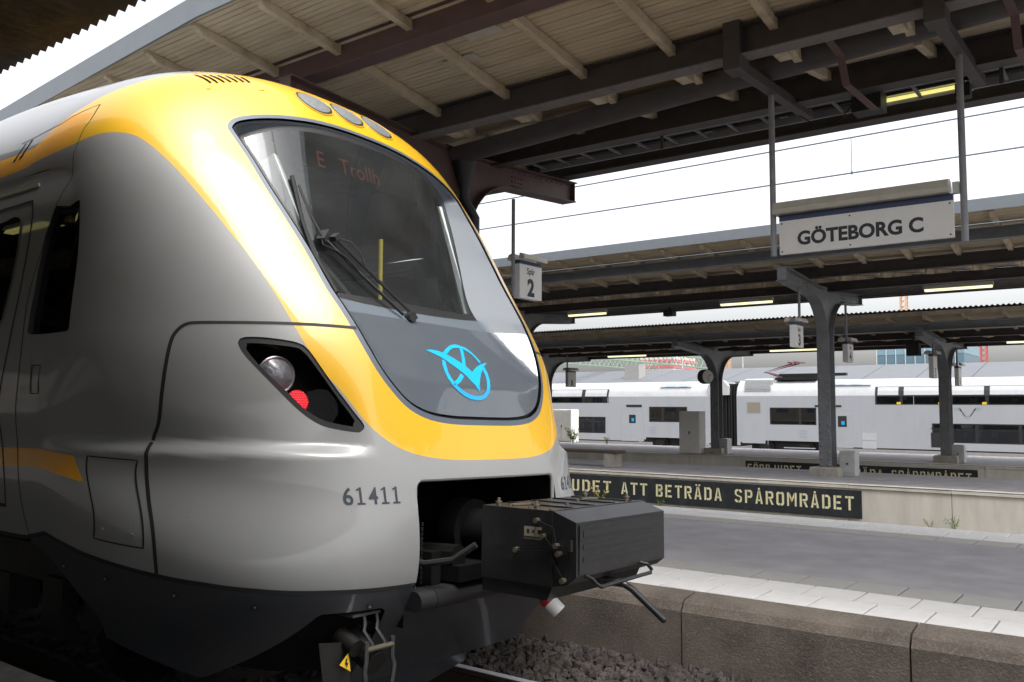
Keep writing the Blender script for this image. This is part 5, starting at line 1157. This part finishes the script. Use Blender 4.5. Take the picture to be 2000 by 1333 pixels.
cabinet('pale cabinet half hidden behind the yellow nose', -18.5, -17.65, 27.1, 27.6, 1.2, 'cabinet', 2)
bn = thing('bench', 'dark wooden bench on concrete blocks beside the train nose', 'bench', (-10.3, 16.4, PZ))
for k in range(3): MB().bev(-12.2, -9.42, 16.22+.13*k, 16.34+.13*k, .72, .78, .008).build('slat', M['wood'], bn)
for x in (-9.72, -11.9): MB().bev(x, x+.2, 16.2, 16.6, PZ, .715, .01).build('leg', M['concd'], bn)
def weed(label, x, y, z, h, n, m='weed', seed=1, spread=.5):
    rg = np.random.default_rng(seed); t = thing('weed', label, 'weed', (x, y, z)); st = MB(); lf = MB()
    for k in range(n):
        a = rg.uniform(0, 6.28); r = h*spread*rg.uniform(.2, 1); top = Vector((x+r*math.cos(a), y+r*math.sin(a)*.5, z+h*rg.uniform(.5, 1)))
        st.tube([(x, y, z), ((x+top.x)/2, (y+top.y)/2, (z+top.z)/2+.1*h), top], .004, 4)
        for j in range(9):
            f = rg.uniform(.3, 1); c = Vector((x, y, z)).lerp(top, f)+Vector(rg.normal(0, .05*h, 3)); d = Vector(rg.normal(0, 1, 3)).normalized(); e = d.orthogonal().normalized(); L_ = .12*h*rg.uniform(.6, 1.4)
            lf.add([c, c+d*L_*.5+e*L_*.28, c+d*L_, c+d*L_*.5-e*L_*.28], [(0, 1, 2, 3)])
    st.build('stem', M['weed'], t); lf.build('foliage', M[m], t)
weed('green weed at the foot of the pale concrete wall, right of the lettering', -2.75, 15.05, -.18, .24, 5, seed=2, spread=.8)
weed('low weed left of the taller one below the pale wall', -3.1, 15.05, -.18, .16, 4, seed=3, spread=.9)
weed('yellowish weed before the lettering beside the coupler box', -9.05, 14.95, -.2, .40, 7, 'weedy', 4, .7)
weed('small green weed below the word ATT', -7.8, 15.05, -.18, .18, 4, seed=5)
weed('leafy green shrub on the far platform left of the white train door', -17.0, 26.2, PZ, .62, 16, seed=6)
weed('small shrub on the far platform right of the leafy one', -15.6, 26.2, PZ, .30, 8, seed=7)

# ------------------------------------------------------------------ overhead wires
def wire(label, y, zs, x0, x1, drops, group='overhead wires', r=.010):
    t = thing('overhead_wire', label, 'wire', (x0, y, zs[0]), group)
    for i, z in enumerate(zs):
        MB().tube([(x0+(x1-x0)*f, y, z-.10*(1-(2*f-1)**2) if i else z) for f in np.linspace(0, 1, 9)], r, 5).build('contact_wire' if i == 0 else 'carrier_wire', M['wire'], t)
    for x in drops:
        f = (x-x0)/(x1-x0); MB().tube([(x, y, zs[0]), (x, y, zs[1]-.10*(1-(2*f-1)**2))], .005, 5).cyl((x, y, zs[0]-.02), (x, y, zs[0]+.03), .012, 6).build('dropper', M['wire'], t)
wire('pair of wires over the sunken track, above the town name sign', 12.7, (5.05, 5.62), -70, 10, (-3.5, -14.5), r=.011)
wire('wire over the near track, in the slit of sky at top left', 3.55, (4.90,), -70, 10, (), r=.008)
wire('wires over the track in front of the farthest roof', 20.3, (5.05, 5.6), -80, 10, (-6.4, -14.3))
wire('wires over the white train', 42.8, (4.95, 6.2), -110, 10, (-14, -22, -30), r=.014)
wire('second wires behind the white train', 47.5, (5.2, 6.4), -110, 10, (-18, -27, -34), r=.014)
wire('stay wire along the front edge of the middle roof', 14.0, (4.36,), -34, 2, (), r=.010)
wire('stay wire along the front edge of the farthest roof', 20.2, (3.52,), -44, 2, (), r=.012)

# ------------------------------------------------------------------ far white double-deck train
FY, FB = 44.0, -.72
ft = thing('double_deck_train', 'long white double-deck train standing behind the far platforms', 'train', (-20, FY, FB))
def facade(x0, x1, z0, z1, hol, y, th, name, m):
    """flat side panel with rectangular openings"""
    xs = sorted({x0, x1, *[h[0] for h in hol], *[h[1] for h in hol]}); zs = sorted({z0, z1, *[h[2] for h in hol], *[h[3] for h in hol]}); b = MB()
    for i in range(len(xs)-1):
        for j in range(len(zs)-1):
            cx_, cz_ = (xs[i]+xs[i+1])/2, (zs[j]+zs[j+1])/2
            if any(h[0] < cx_ < h[1] and h[2] < cz_ < h[3] for h in hol): continue
            b.add([(xs[i], y, zs[j]), (xs[i+1], y, zs[j]), (xs[i+1], y, zs[j+1]), (xs[i], y, zs[j+1])], [(0, 1, 2, 3)])
    return b.build(name, m, ft)
def car(xa, xb, windows, doors, zroof, low, roofparts, bogies):
    hol = [(w[0], w[1], w[2], w[3]) for w in windows] + [(a-.25, b_+.25, low-.01, .06) for a, b_ in bogies] + [(a-.5, b_+.5, low-.01, -.06) for a, b_ in bogies]
    s0 = facade(xa, xb, low, 2.34, [h for h in hol if h[3] <= 2.6], FY, .1, 'car_side', M['trainw'])
    # shoulder and roof
    pr = [(FY, 2.34), (FY+.05, 2.56), (FY+.14, 2.78), (FY+.32, 2.98), (FY+.6, zroof), (FY+2.4, zroof), (FY+2.9, 2.6), (FY+2.9, low), (FY+.4, low), (FY+.4, 2.3)]
    o = MB().prism(pr, 'x', xa, xb).build('car_roof', M['trainroof'], ft, True)
    MB().box(xa+.02, xb-.02, FY+.35, FY+.45, low, 2.55).build('car_inside', M['intdk'], ft)
    for (a, b_, c, d, mull, kind) in windows:
        fr_ = MB(); fr_.box(a, b_, FY+.012, FY+.03, c, c+.05).box(a, b_, FY+.012, FY+.03, d-.05, d).build('window', M['black'], ft); 
        wn_ = fr_
        base = [q for q in ft.children if q.name.startswith('window')][-1]; sub(base, ft['_o'])
        xs = [a]+list(mull)+[b_]
        for i in range(len(xs)-1): MB().box(xs[i]+.05, xs[i+1]-.05, FY+.016, FY+.022, c+.05, d-.05).build('pane', M['winglass'], base)
        for x in xs: MB().box(max(x-.07, a), min(x+.07, b_), FY+.010, FY+.03, c+.05, d-.05).build('mullion', M['black'], base)
        rg = np.random.default_rng(int(abs(a)*10)); it = MB(); il = MB()
        for k in range(int((b_-a)/.55)+1):
            x = a+.15+.55*k
            if x+.34 < b_: it.box(x, x+.34, FY+.24, FY+.33, c+.02, c+.05+rg.uniform(.2, .55)*(d-c))
            if rg.uniform() < .5: il.box(x+.05, x+.05+rg.uniform(.05, .3), FY+.20, FY+.22, c+.3*(d-c), c+rg.uniform(.5, .8)*(d-c))
        it.build('seats', M['intdk'], base); il.build('bright_interior', M['intlt'], base) if il.v else None
        if kind:
            for x in list(mull): MB().box(x-.2, x-.02, FY-.004, FY+.008, c+.02, c+.13).build('yellow_sticker', M['warn'], base)
    for (a, b_, c, d) in doors:
        g = MB()
        for q in ((a-.025, a, c, d), (b_, b_+.025, c, d), (a-.025, b_+.025, d, d+.03)): g.box(q[0], q[1], FY-.012, FY-.002, q[2], q[3])
        dr = MB().box(a, b_, FY-.010, FY-.002, c, d).build('door', M['trainw'], ft); sub(dr, ft['_o']); g.build('door_frame', M['trainlogo'], dr)
        m_ = (a+b_)/2; MB().box(m_-.22, m_+.2, FY-.016, FY-.011, c+1.02, d-.27).build('door_window', M['black'], dr)
        MB().box(m_-.06, m_+.1, FY-.020, FY-.017, c+1.12, c+1.3).build('door_notice', M['cyan'], dr)
    for (a, b_) in bogies:
        z = low
        MB().box(a, b_, FY+.3, FY+.9, FB, low+.5).build('bogie', M['grime'], ft)
        for k in range(2):
            x = a+(b_-a)*(.22+.56*k); MB().cyl((x, FY+.15, FB+.42), (x, FY+.28, FB+.42), .42, 20).build('wheel', M['grime'], ft, True); MB().box(x-.25, x+.25, FY+.02, FY+.14, FB+.25, FB+.62).build('axle_box', M['grime'], ft)
    return s0
low = -.22
A_win = [(-28.8, -26.28, .22, 1.17, (-27.15,), 0), (-34, -29.4, .22, 1.17, (-31, -32.5), 0), (-23.45, -21.12, .92, 1.77, (-22.6,), 0), (-34, -26.08, 1.97, 2.33, (-27.8, -30.2, -32), 0)]
car(-60, -19.35, A_win, [(-25.2, -23.8, -.18, 1.58)], 3.16, low, None, [(-23.4, -20.6)])
B_win = [(-16.5, -14.13, .88, 1.75, (-14.95,), 0), (-8.85, -2, .17, 1.05, (-7.0, -5.3, -3.9), 0), (-11.32, -2, 1.90, 2.33, (-10.15, -8.35, -6.55, -4.8), 1)]
car(-18.28, 6, B_win, [(-13.32, -12.40, -.20, 1.62)], 3.16, low, None, [(-17.6, -13.9)])
# upper glazing wraps into the roof shoulder
for (a, b_, ms) in ((-34, -26.08, (-27.8, -30.2, -32)), (-11.32, -2, (-10.15, -8.35, -6.55, -4.8))):
    gl2 = MB().add([(a, FY-.006, 2.335), (b_, FY-.006, 2.335), (b_, FY+.042, 2.56), (a, FY+.042, 2.56), (b_, FY+.125, 2.77), (a, FY+.125, 2.77)], [(0, 1, 2, 3), (3, 2, 4, 5)]).build('roof_window', M['black'], ft); sub(gl2, ft['_o'])
    xs = [a]+list(sorted(ms))+[b_]
    for i in range(len(xs)-1): MB().add([(xs[i]+.12, FY-.012, 2.36), (xs[i+1]-.12, FY-.012, 2.36), (xs[i+1]-.12, FY+.034, 2.56), (xs[i]+.12, FY+.034, 2.56), (xs[i+1]-.12, FY+.112, 2.75), (xs[i]+.12, FY+.112, 2.75)], [(0, 1, 2, 3), (3, 2, 4, 5)]).build('roof_pane', M['trainroof'], gl2)  # panes painted pale in place of reflected sky
# recessed lower skirts over the bogies, gangway, vents, hatches, logos
gw = MB()
for k in range(7): gw.box(-19.33+.15*k, -19.23+.15*k, FY+.25+.05*(k % 2), FY+2.7, -.3, 3.0)
gw.build('gangway_bellows', M['grime'], ft)
MB().prism([(-19.9, 2.4), (-18.75, 2.4), (-18.75, 2.9), (-19.0, 3.18), (-19.6, 3.22), (-19.9, 2.9)], 'y', FY-.01, FY+.25).build('end_fairing', M['cabgrey'], ft)
def plate(a, b_, c, d, m, n, y=-.006, par=None): return MB().box(a, b_, FY+y-.004, FY+y, c, d).build(n, M[m], par or ft)
vp = plate(-18.0, -16.75, -.1, 2.30, 'trainw', 'vent_panel', -.004); sub(vp, ft['_o'])
plate(-17.75, -16.95, 1.42, 2.06, 'trainlogo', 'vent_frame', -.009, vp); plate(-17.70, -17.0, 1.47, 2.01, 'goldprint', 'vent_grille', -.014, vp)
for q in ((-11.95, -11.3, .2, .55), (-11.95, -11.3, -.2, .15)): plate(*q, 'trainroof', 'hatch', -.004)
plate(-8.9, -8.40, -.05, .63, 'black', 'equipment_door', -.005); plate(-8.9, -8.42, .80, .84, 'black', 'vent_slit', -.005)
plate(-14.2, -12.9, 1.78, 1.88, 'black', 'destination_slot', -.005); plate(-24.9, -23.9, 1.74, 1.88, 'black', 'destination_slot', -.005)
for i in range(3): plate(-15.0+.0, -14.6, .25+.15*i, .33+.15*i, 'trainlogo', 'notice', -.005); plate(-23.4, -23.0, .30+.15*i, .37+.15*i, 'trainlogo', 'notice', -.005)
plate(-15.8, -14.2, -.30, -.25, 'trainlogo', 'notice', -.005)
for xx in (-20.1, -27.0+.85, -30.2, -12.0, -16.62, -9.6):
    MB().box(xx-.012, xx+.012, FY-.003, FY-.0005, low+.05, 2.3).build('panel_seam', M['trainlogo'], ft)
for (a, b_) in ((-34, -24.1), (-19.95+.1, -19.4), (-13.3, -2)): MB().box(a, b_, FY-.004, FY-.001, low, low+.06).build('sill_strip', M['grime'], ft)
# winged emblem on the side
em2 = MB()
for dz, w_, hh_ in ((0, .62, .0), (-.12, .48, .0)):
    for s_ in (-1, 1):
        P_ = [(0, -.30), (.10, -.28), (.20, -.18), (.27, -.04), (.36, .06), (.62, .07)]
        for (a, b_) in zip(P_[:-1], P_[1:]):
            q = [(-7.35+s_*a[0]*(1 if dz == 0 else .8), FY-.008, 1.66+a[1]+dz*.6), (-7.35+s_*b_[0]*(1 if dz == 0 else .8), FY-.008, 1.66+b_[1]+dz*.6)]
            em2.add([q[0], q[1], (q[1][0], FY-.008, q[1][2]+.085), (q[0][0], FY-.008, q[0][2]+.085)], [(0, 1, 2, 3)])
em2.build('emblem', M['trainlogo'], ft, fix=False)
for xx in (-24.5, -12.86):
    e3 = MB()
    for s_ in (-1, 1):
        P_ = [(0, -.10), (.06, -.08), (.12, 0), (.25, .02)]
        for (a, b_) in zip(P_[:-1], P_[1:]): e3.add([(xx+s_*a[0], FY-.013, .18+a[1]), (xx+s_*b_[0], FY-.013, .18+b_[1]), (xx+s_*b_[0], FY-.013, .22+b_[1]), (xx+s_*a[0], FY-.013, .22+a[1])], [(0, 1, 2, 3)])
    e3.build('emblem', M['trainlogo'], ft, fix=False)
    lettering('SJ', .09, (xx-.09, FY-.013, .30), (1, 0, 0), (0, 0, 1), M['trainlogo'], ft, bold=.01)
# roof equipment: louvred intake, insulators, pantograph
for k in range(8): MB().box(-17.85+.0, -16.45, FY+.02+.02*k, FY+.06+.02*k, 2.62+.072*k, 2.665+.072*k).build('intake_slat', M['trainroof'], ft)
MB().prism([(FY+.25, 2.6), (FY+.25, 3.2), (FY+.4, 3.25), (FY+2.4, 3.2), (FY+2.4, 2.6)], 'x', -17.9, -16.4).build('intake_box', M['cabgrey'], ft)
eq = MB()
for k in range(7): x = -16.0+.33*k; eq.cyl((x, FY+1.0, 3.16), (x, FY+1.0, 3.45), .11, 8)
eq.box(-16.3, -12.9, FY+.85, FY+1.15, 3.36, 3.50).box(-16.3, -14.2, FY+.3, FY+.7, 3.16, 3.30).box(-15.9, -13.7, FY+.5, FY+.6, 3.2, 3.34).cyl((-15.9, FY+.9, 3.3), (-13.8, FY+.9, 3.32), .05, 8)
eq.build('roof_insulators', M['grime'], ft)
pg = MB()
for dy in (-.35, .35):
    pg.tube([(-15.3, FY+1.4+dy, 3.15), (-17.2, FY+1.4+dy*.6, 3.62), (-15.5, FY+1.4+dy, 4.08)], .055, 6)
pg.tube([(-15.9, FY+1.4, 3.15), (-17.0, FY+1.4, 3.56)], .045, 6).bar((-15.4, FY+.6, 4.10), (-15.4, FY+2.2, 4.10), .1, .06).bar((-15.7, FY+.6, 4.08), (-15.7, FY+2.2, 4.08), .1, .06).tube([(-15.4, FY+.6, 4.10), (-15.4, FY+.35, 3.95)], .03, 6)
pg.build('pantograph', M['pantored'], ft)
for (a, b_) in ((-22.8, -20.9), (-13.6, -11.5)):
    MB().add([(a, FY+.225, zz) if False else (a, FY+.245, 3.06), (b_, FY+.245, 3.06), (b_, FY+.10, 2.86), (a, FY+.10, 2.86)], [(0, 1, 2, 3)]).build('roof_hatch', M['trainw'], ft)
    for k in range(2):
        x = a+.35+.75*k; MB().add([(x, FY+.222, 3.03), (x+.55, FY+.222, 3.03), (x+.55, FY+.10, 2.88), (x, FY+.10, 2.88)], [(0, 1, 2, 3)]).build('roof_grille', M['trainlogo'], ft)
# far rails
tag(rail(44.6, -90, 10, FB), 'rail under the white double-deck train', 'rail')
struct(bx(-100, 20, 27.05, 60, -.94, -.90), 'track_bed', M['ground'])

# ------------------------------------------------------------------ background
bl = thing('goods_shed', 'long low building with a grey sheet roof behind the white train', 'building', (-30, 58, -.95))
RX0, RX1 = -75, 15
for k in range(30):
    x0 = RX0+3*k; MB().hexa([(x0+.02, 55, 3.35), (x0+2.98, 55, 3.35), (x0+2.98, 61, 4.55), (x0+.02, 61, 4.55), (x0+.02, 55, 3.43), (x0+2.98, 55, 3.43), (x0+2.98, 61, 4.63), (x0+.02, 61, 4.63)]).build('roof_panel', M['bldroof'], bl)
MB().box(RX0, RX1, 55.3, 67, -.95, 3.34).build('wall', M['bldwall'], bl); MB().box(RX0, RX1, 54.9, 55.02, 3.30, 3.46).build('gutter', M['bldroof'], bl)
MB().hexa([(RX0, 61, 4.5), (RX1, 61, 4.5), (RX1, 67, 3.3), (RX0, 67, 3.3), (RX0, 61, 4.6), (RX1, 61, 4.6), (RX1, 67, 3.4), (RX0, 67, 3.4)]).build('rear_roof', M['bldroof'], bl)
MB().box(-32.4, -31.2, 57, 58, 3.6, 4.9).build('chimney', M['bldwall'], bl)
def gantry(label, x, y0, y1, z, h=.9):
    """green lattice beam across the tracks"""
    t = thing('catenary_gantry', label, 'gantry', (x, y0, -.95), 'green lattice gantries')
    for y in (y0, y1):
        for dx in (-.25, .25): MB().box(x+dx-.06, x+dx+.06, y-.06, y+.06, -.95, z+h).build('mast', M['green'], t)
    b = MB()
    for zz in (z, z+h):
        for dx in (-.25, .25): b.box(x+dx-.05, x+dx+.05, y0, y1, zz-.05, zz+.05)
    n = int((y1-y0)/h)
    for k in range(n):
        a, c = y0+h*k, y0+h*(k+1)
        for dx in (-.25, .25): b.bar((x+dx, a, z if k % 2 else z+h), (x+dx, c, z+h if k % 2 else z), .05, .05)
    b.build('lattice_beam', M['green'], t)
gantry('green lattice gantry behind the clock', -47, 40, 90, 6.0)
gantry('second green lattice gantry seen behind the pantograph', -36, 46, 80, 5.6)
gantry('green gantry beside the yellow nose', -70, 60, 100, 8.0)
rb = thing('office_building', 'distant building banded red and white behind the gantry', 'building', (-85, 165, 0))
for k in range(10): MB().box(-90.4, -82.2, 165, 176, .5+k*1.2, 1.1+k*1.2).build('red_band', M['redwht'], rb); MB().box(-90.2, -82.4, 165.2, 175.8, 1.1+k*1.2, 1.7+k*1.2).build('white_band', M['whitefac'], rb)
gb = thing('office_building', 'distant blue glass block behind the right column', 'building', (-35, 165, 0))
for k in range(8):
    z = .5+k*1.55; MB().box(-42, -27.8, 165, 180, z, z+1.5).build('glass_storey', M['bglass' if k % 2 else 'bglassd'], gb)
for k in range(9): MB().box(-42+1.6*k, -41.9+1.6*k, 164.9, 164.98, .5, 12.8).build('mullion', M['whitefac'], gb)
def crane(label, x, y, zb, zt, jx, m):
    t = thing('tower_crane', label, 'crane', (x, y, 0))
    b = MB()
    for dx in (-.6, .6):
        for dy in (-.6, .6): b.box(x+dx-.12, x+dx+.12, y+dy-.12, y+dy+.12, 0, zt)
    k = 0; z = zb
    while z < zt-1.2: b.bar((x-.6, y-.6, z), (x+.6, y-.6, z+1.2), .14, .14); b.bar((x+.6, y-.6, z), (x-.6, y-.6, z+1.2), .14, .14); z += 1.2
    b.build('mast', M[m], t)
    j = MB(); j.box(x-jx*.35, x+jx, y-.2, y+.2, zt, zt+.4).box(x-jx*.35, x-jx*.18, y-.6, y+.6, zt-1.2, zt+.3).bar((x, y, zt+3), (x+jx*.8, y, zt+.4), .15, .15).bar((x, y, zt+3), (x-jx*.33, y, zt+.4), .15, .15).box(x-.4, x+.4, y-.4, y+.4, zt, zt+3)
    j.build('jib', M[m], t)
crane('orange tower crane top above the farthest roof, below the town name sign', -45, 200, 5, 27.4, 5.5, 'crane')
crane('thin red crane mast right of the glass block', -33, 220, 0, 17, 3, 'cranered')
crane('small orange crane behind the gap in the white train', -98, 230, 0, 17.5, 6, 'crane')
for i, (x, y) in enumerate(((-34, 70), (-28.5, 70), (-22, 72))):
    t = thing('street_lamp', ('street lamp left of the pantograph', 'street lamp right of the riveted column', 'street lamp before the blue glass block')[i]+' behind the grey roof', 'street lamp', (x, y, 0), 'street lamps behind the shed')
    MB().cyl((x, y, 0), (x, y, 6.5), .06, 8).build('post', M['cabgrey'], t); MB().box(x-.5, x+.1, y-.1, y+.1, 6.5, 6.58).build('lamp_head', M['cabgrey'], t)

# ------------------------------------------------------------------ street behind the camera (mirrored in the paintwork)
hb = thing('brick_building', 'buff brick building across the street behind the camera', 'building', (-30, -28, -.95))  # unseen; made tall and close to block sky light from the train side
wx = []
for k in range(20):
    for f in range(4): wx.append((-78+k*4+.9, -78+k*4+2.5, 1.2+3.4*f, 3.2+3.4*f))
xs = sorted({-80., 4., *[q for h in wx for q in h[:2]]}); zs = sorted({-.95, 15., *[q for h in wx for q in h[2:]]}); b = MB()
for i in range(len(xs)-1):
    for j in range(len(zs)-1):
        c_, d_ = (xs[i]+xs[i+1])/2, (zs[j]+zs[j+1])/2
        if any(h[0] < c_ < h[1] and h[2] < d_ < h[3] for h in wx): continue
        b.add([(xs[i], -24, zs[j]), (xs[i+1], -24, zs[j]), (xs[i+1], -24, zs[j+1]), (xs[i], -24, zs[j+1])], [(0, 1, 2, 3)])
b.build('wall', M['brick'], hb)
MB().box(-80, 4, -36, -24.3, -.95, 14.9).build('inner_core', M['void'], hb)
pn = MB()
for h in wx: pn.add([(h[0], -24.15, h[2]), (h[1], -24.15, h[2]), (h[1], -24.15, h[3]), (h[0], -24.15, h[3])], [(0, 1, 2, 3)])
pn.build('window_panes', M['bglassd'], hb); MB().box(-81, 5, -37, -23.5, 15, 15.6).build('cornice', M['conc'], hb)
def tree(label, x, y, h, seed):
    rg = np.random.default_rng(seed); t = thing('street_tree', label, 'tree', (x, y, -.95), 'street trees behind the camera')
    tr = MB().cyl((x, y, -.95), (x, y, h*.45), .22, 8, .12); 
    for k in range(6): a = 6.28*k/6; tr.cyl((x, y, h*(.3+.03*k)), (x+1.6*math.cos(a), y+1.6*math.sin(a), h*(.6+.04*k)), .09, 6, .03)
    tr.build('trunk', M['bark'], t)
    n = 2600; c = []
    cl_ = [(rg.normal(0, 1.1), rg.normal(0, 1.1), h*.62+rg.normal(0, h*.13)) for _ in range(14)]
    vs = []; fs = []
    for i in range(n):
        q = cl_[rg.integers(14)]; p = Vector((x+q[0], y+q[1], q[2]))+Vector(rg.normal(0, .55, 3)); d = Vector(rg.normal(0, 1, 3)).normalized(); e = d.orthogonal().normalized(); s_ = rg.uniform(.10, .22)
        b0 = len(vs); vs += [p, p+d*s_*.5+e*s_*.4, p+d*s_, p+d*s_*.5-e*s_*.4]; fs.append((b0, b0+1, b0+2, b0+3))
    MB().add(vs, fs).build('crown', M['leaf'], t)
for i, (x, y) in enumerate(((-22, -20), (-15.5, -20.5), (-9, -20), (-29, -20.5))): tree(('tree behind the camera, left of the others', 'second street tree behind the camera', 'street tree behind the camera nearest the nose', 'street tree far down behind the camera')[i], x, y, 7.5, 20+i)
vn = thing('delivery_van', 'white delivery van parked in the street behind the camera', 'van', (-7, -19, -.95))
MB().prism([(-9.0, -.55), (-9.0, 1.35), (-8.8, 1.5), (-6.2, 1.5), (-5.3, .55), (-4.5, .35), (-4.4, -.55)], 'y', -20, -18).build('body', M['white'], vn)
for x in (-8.2, -5.3):
    for y in (-20.02, -17.98): MB().cyl((x, y-.1, -.6), (x, y+.1, -.6), .34, 20).build('wheel', M['rubber'], vn, True)
MB().prism([(-6.25, 1.35), (-5.45, .62), (-6.25, .62)], 'y', -17.995, -17.98).build('side_window', M['black'], vn)

for o in bpy.data.objects:
    if '_o' in o: del o['_o']
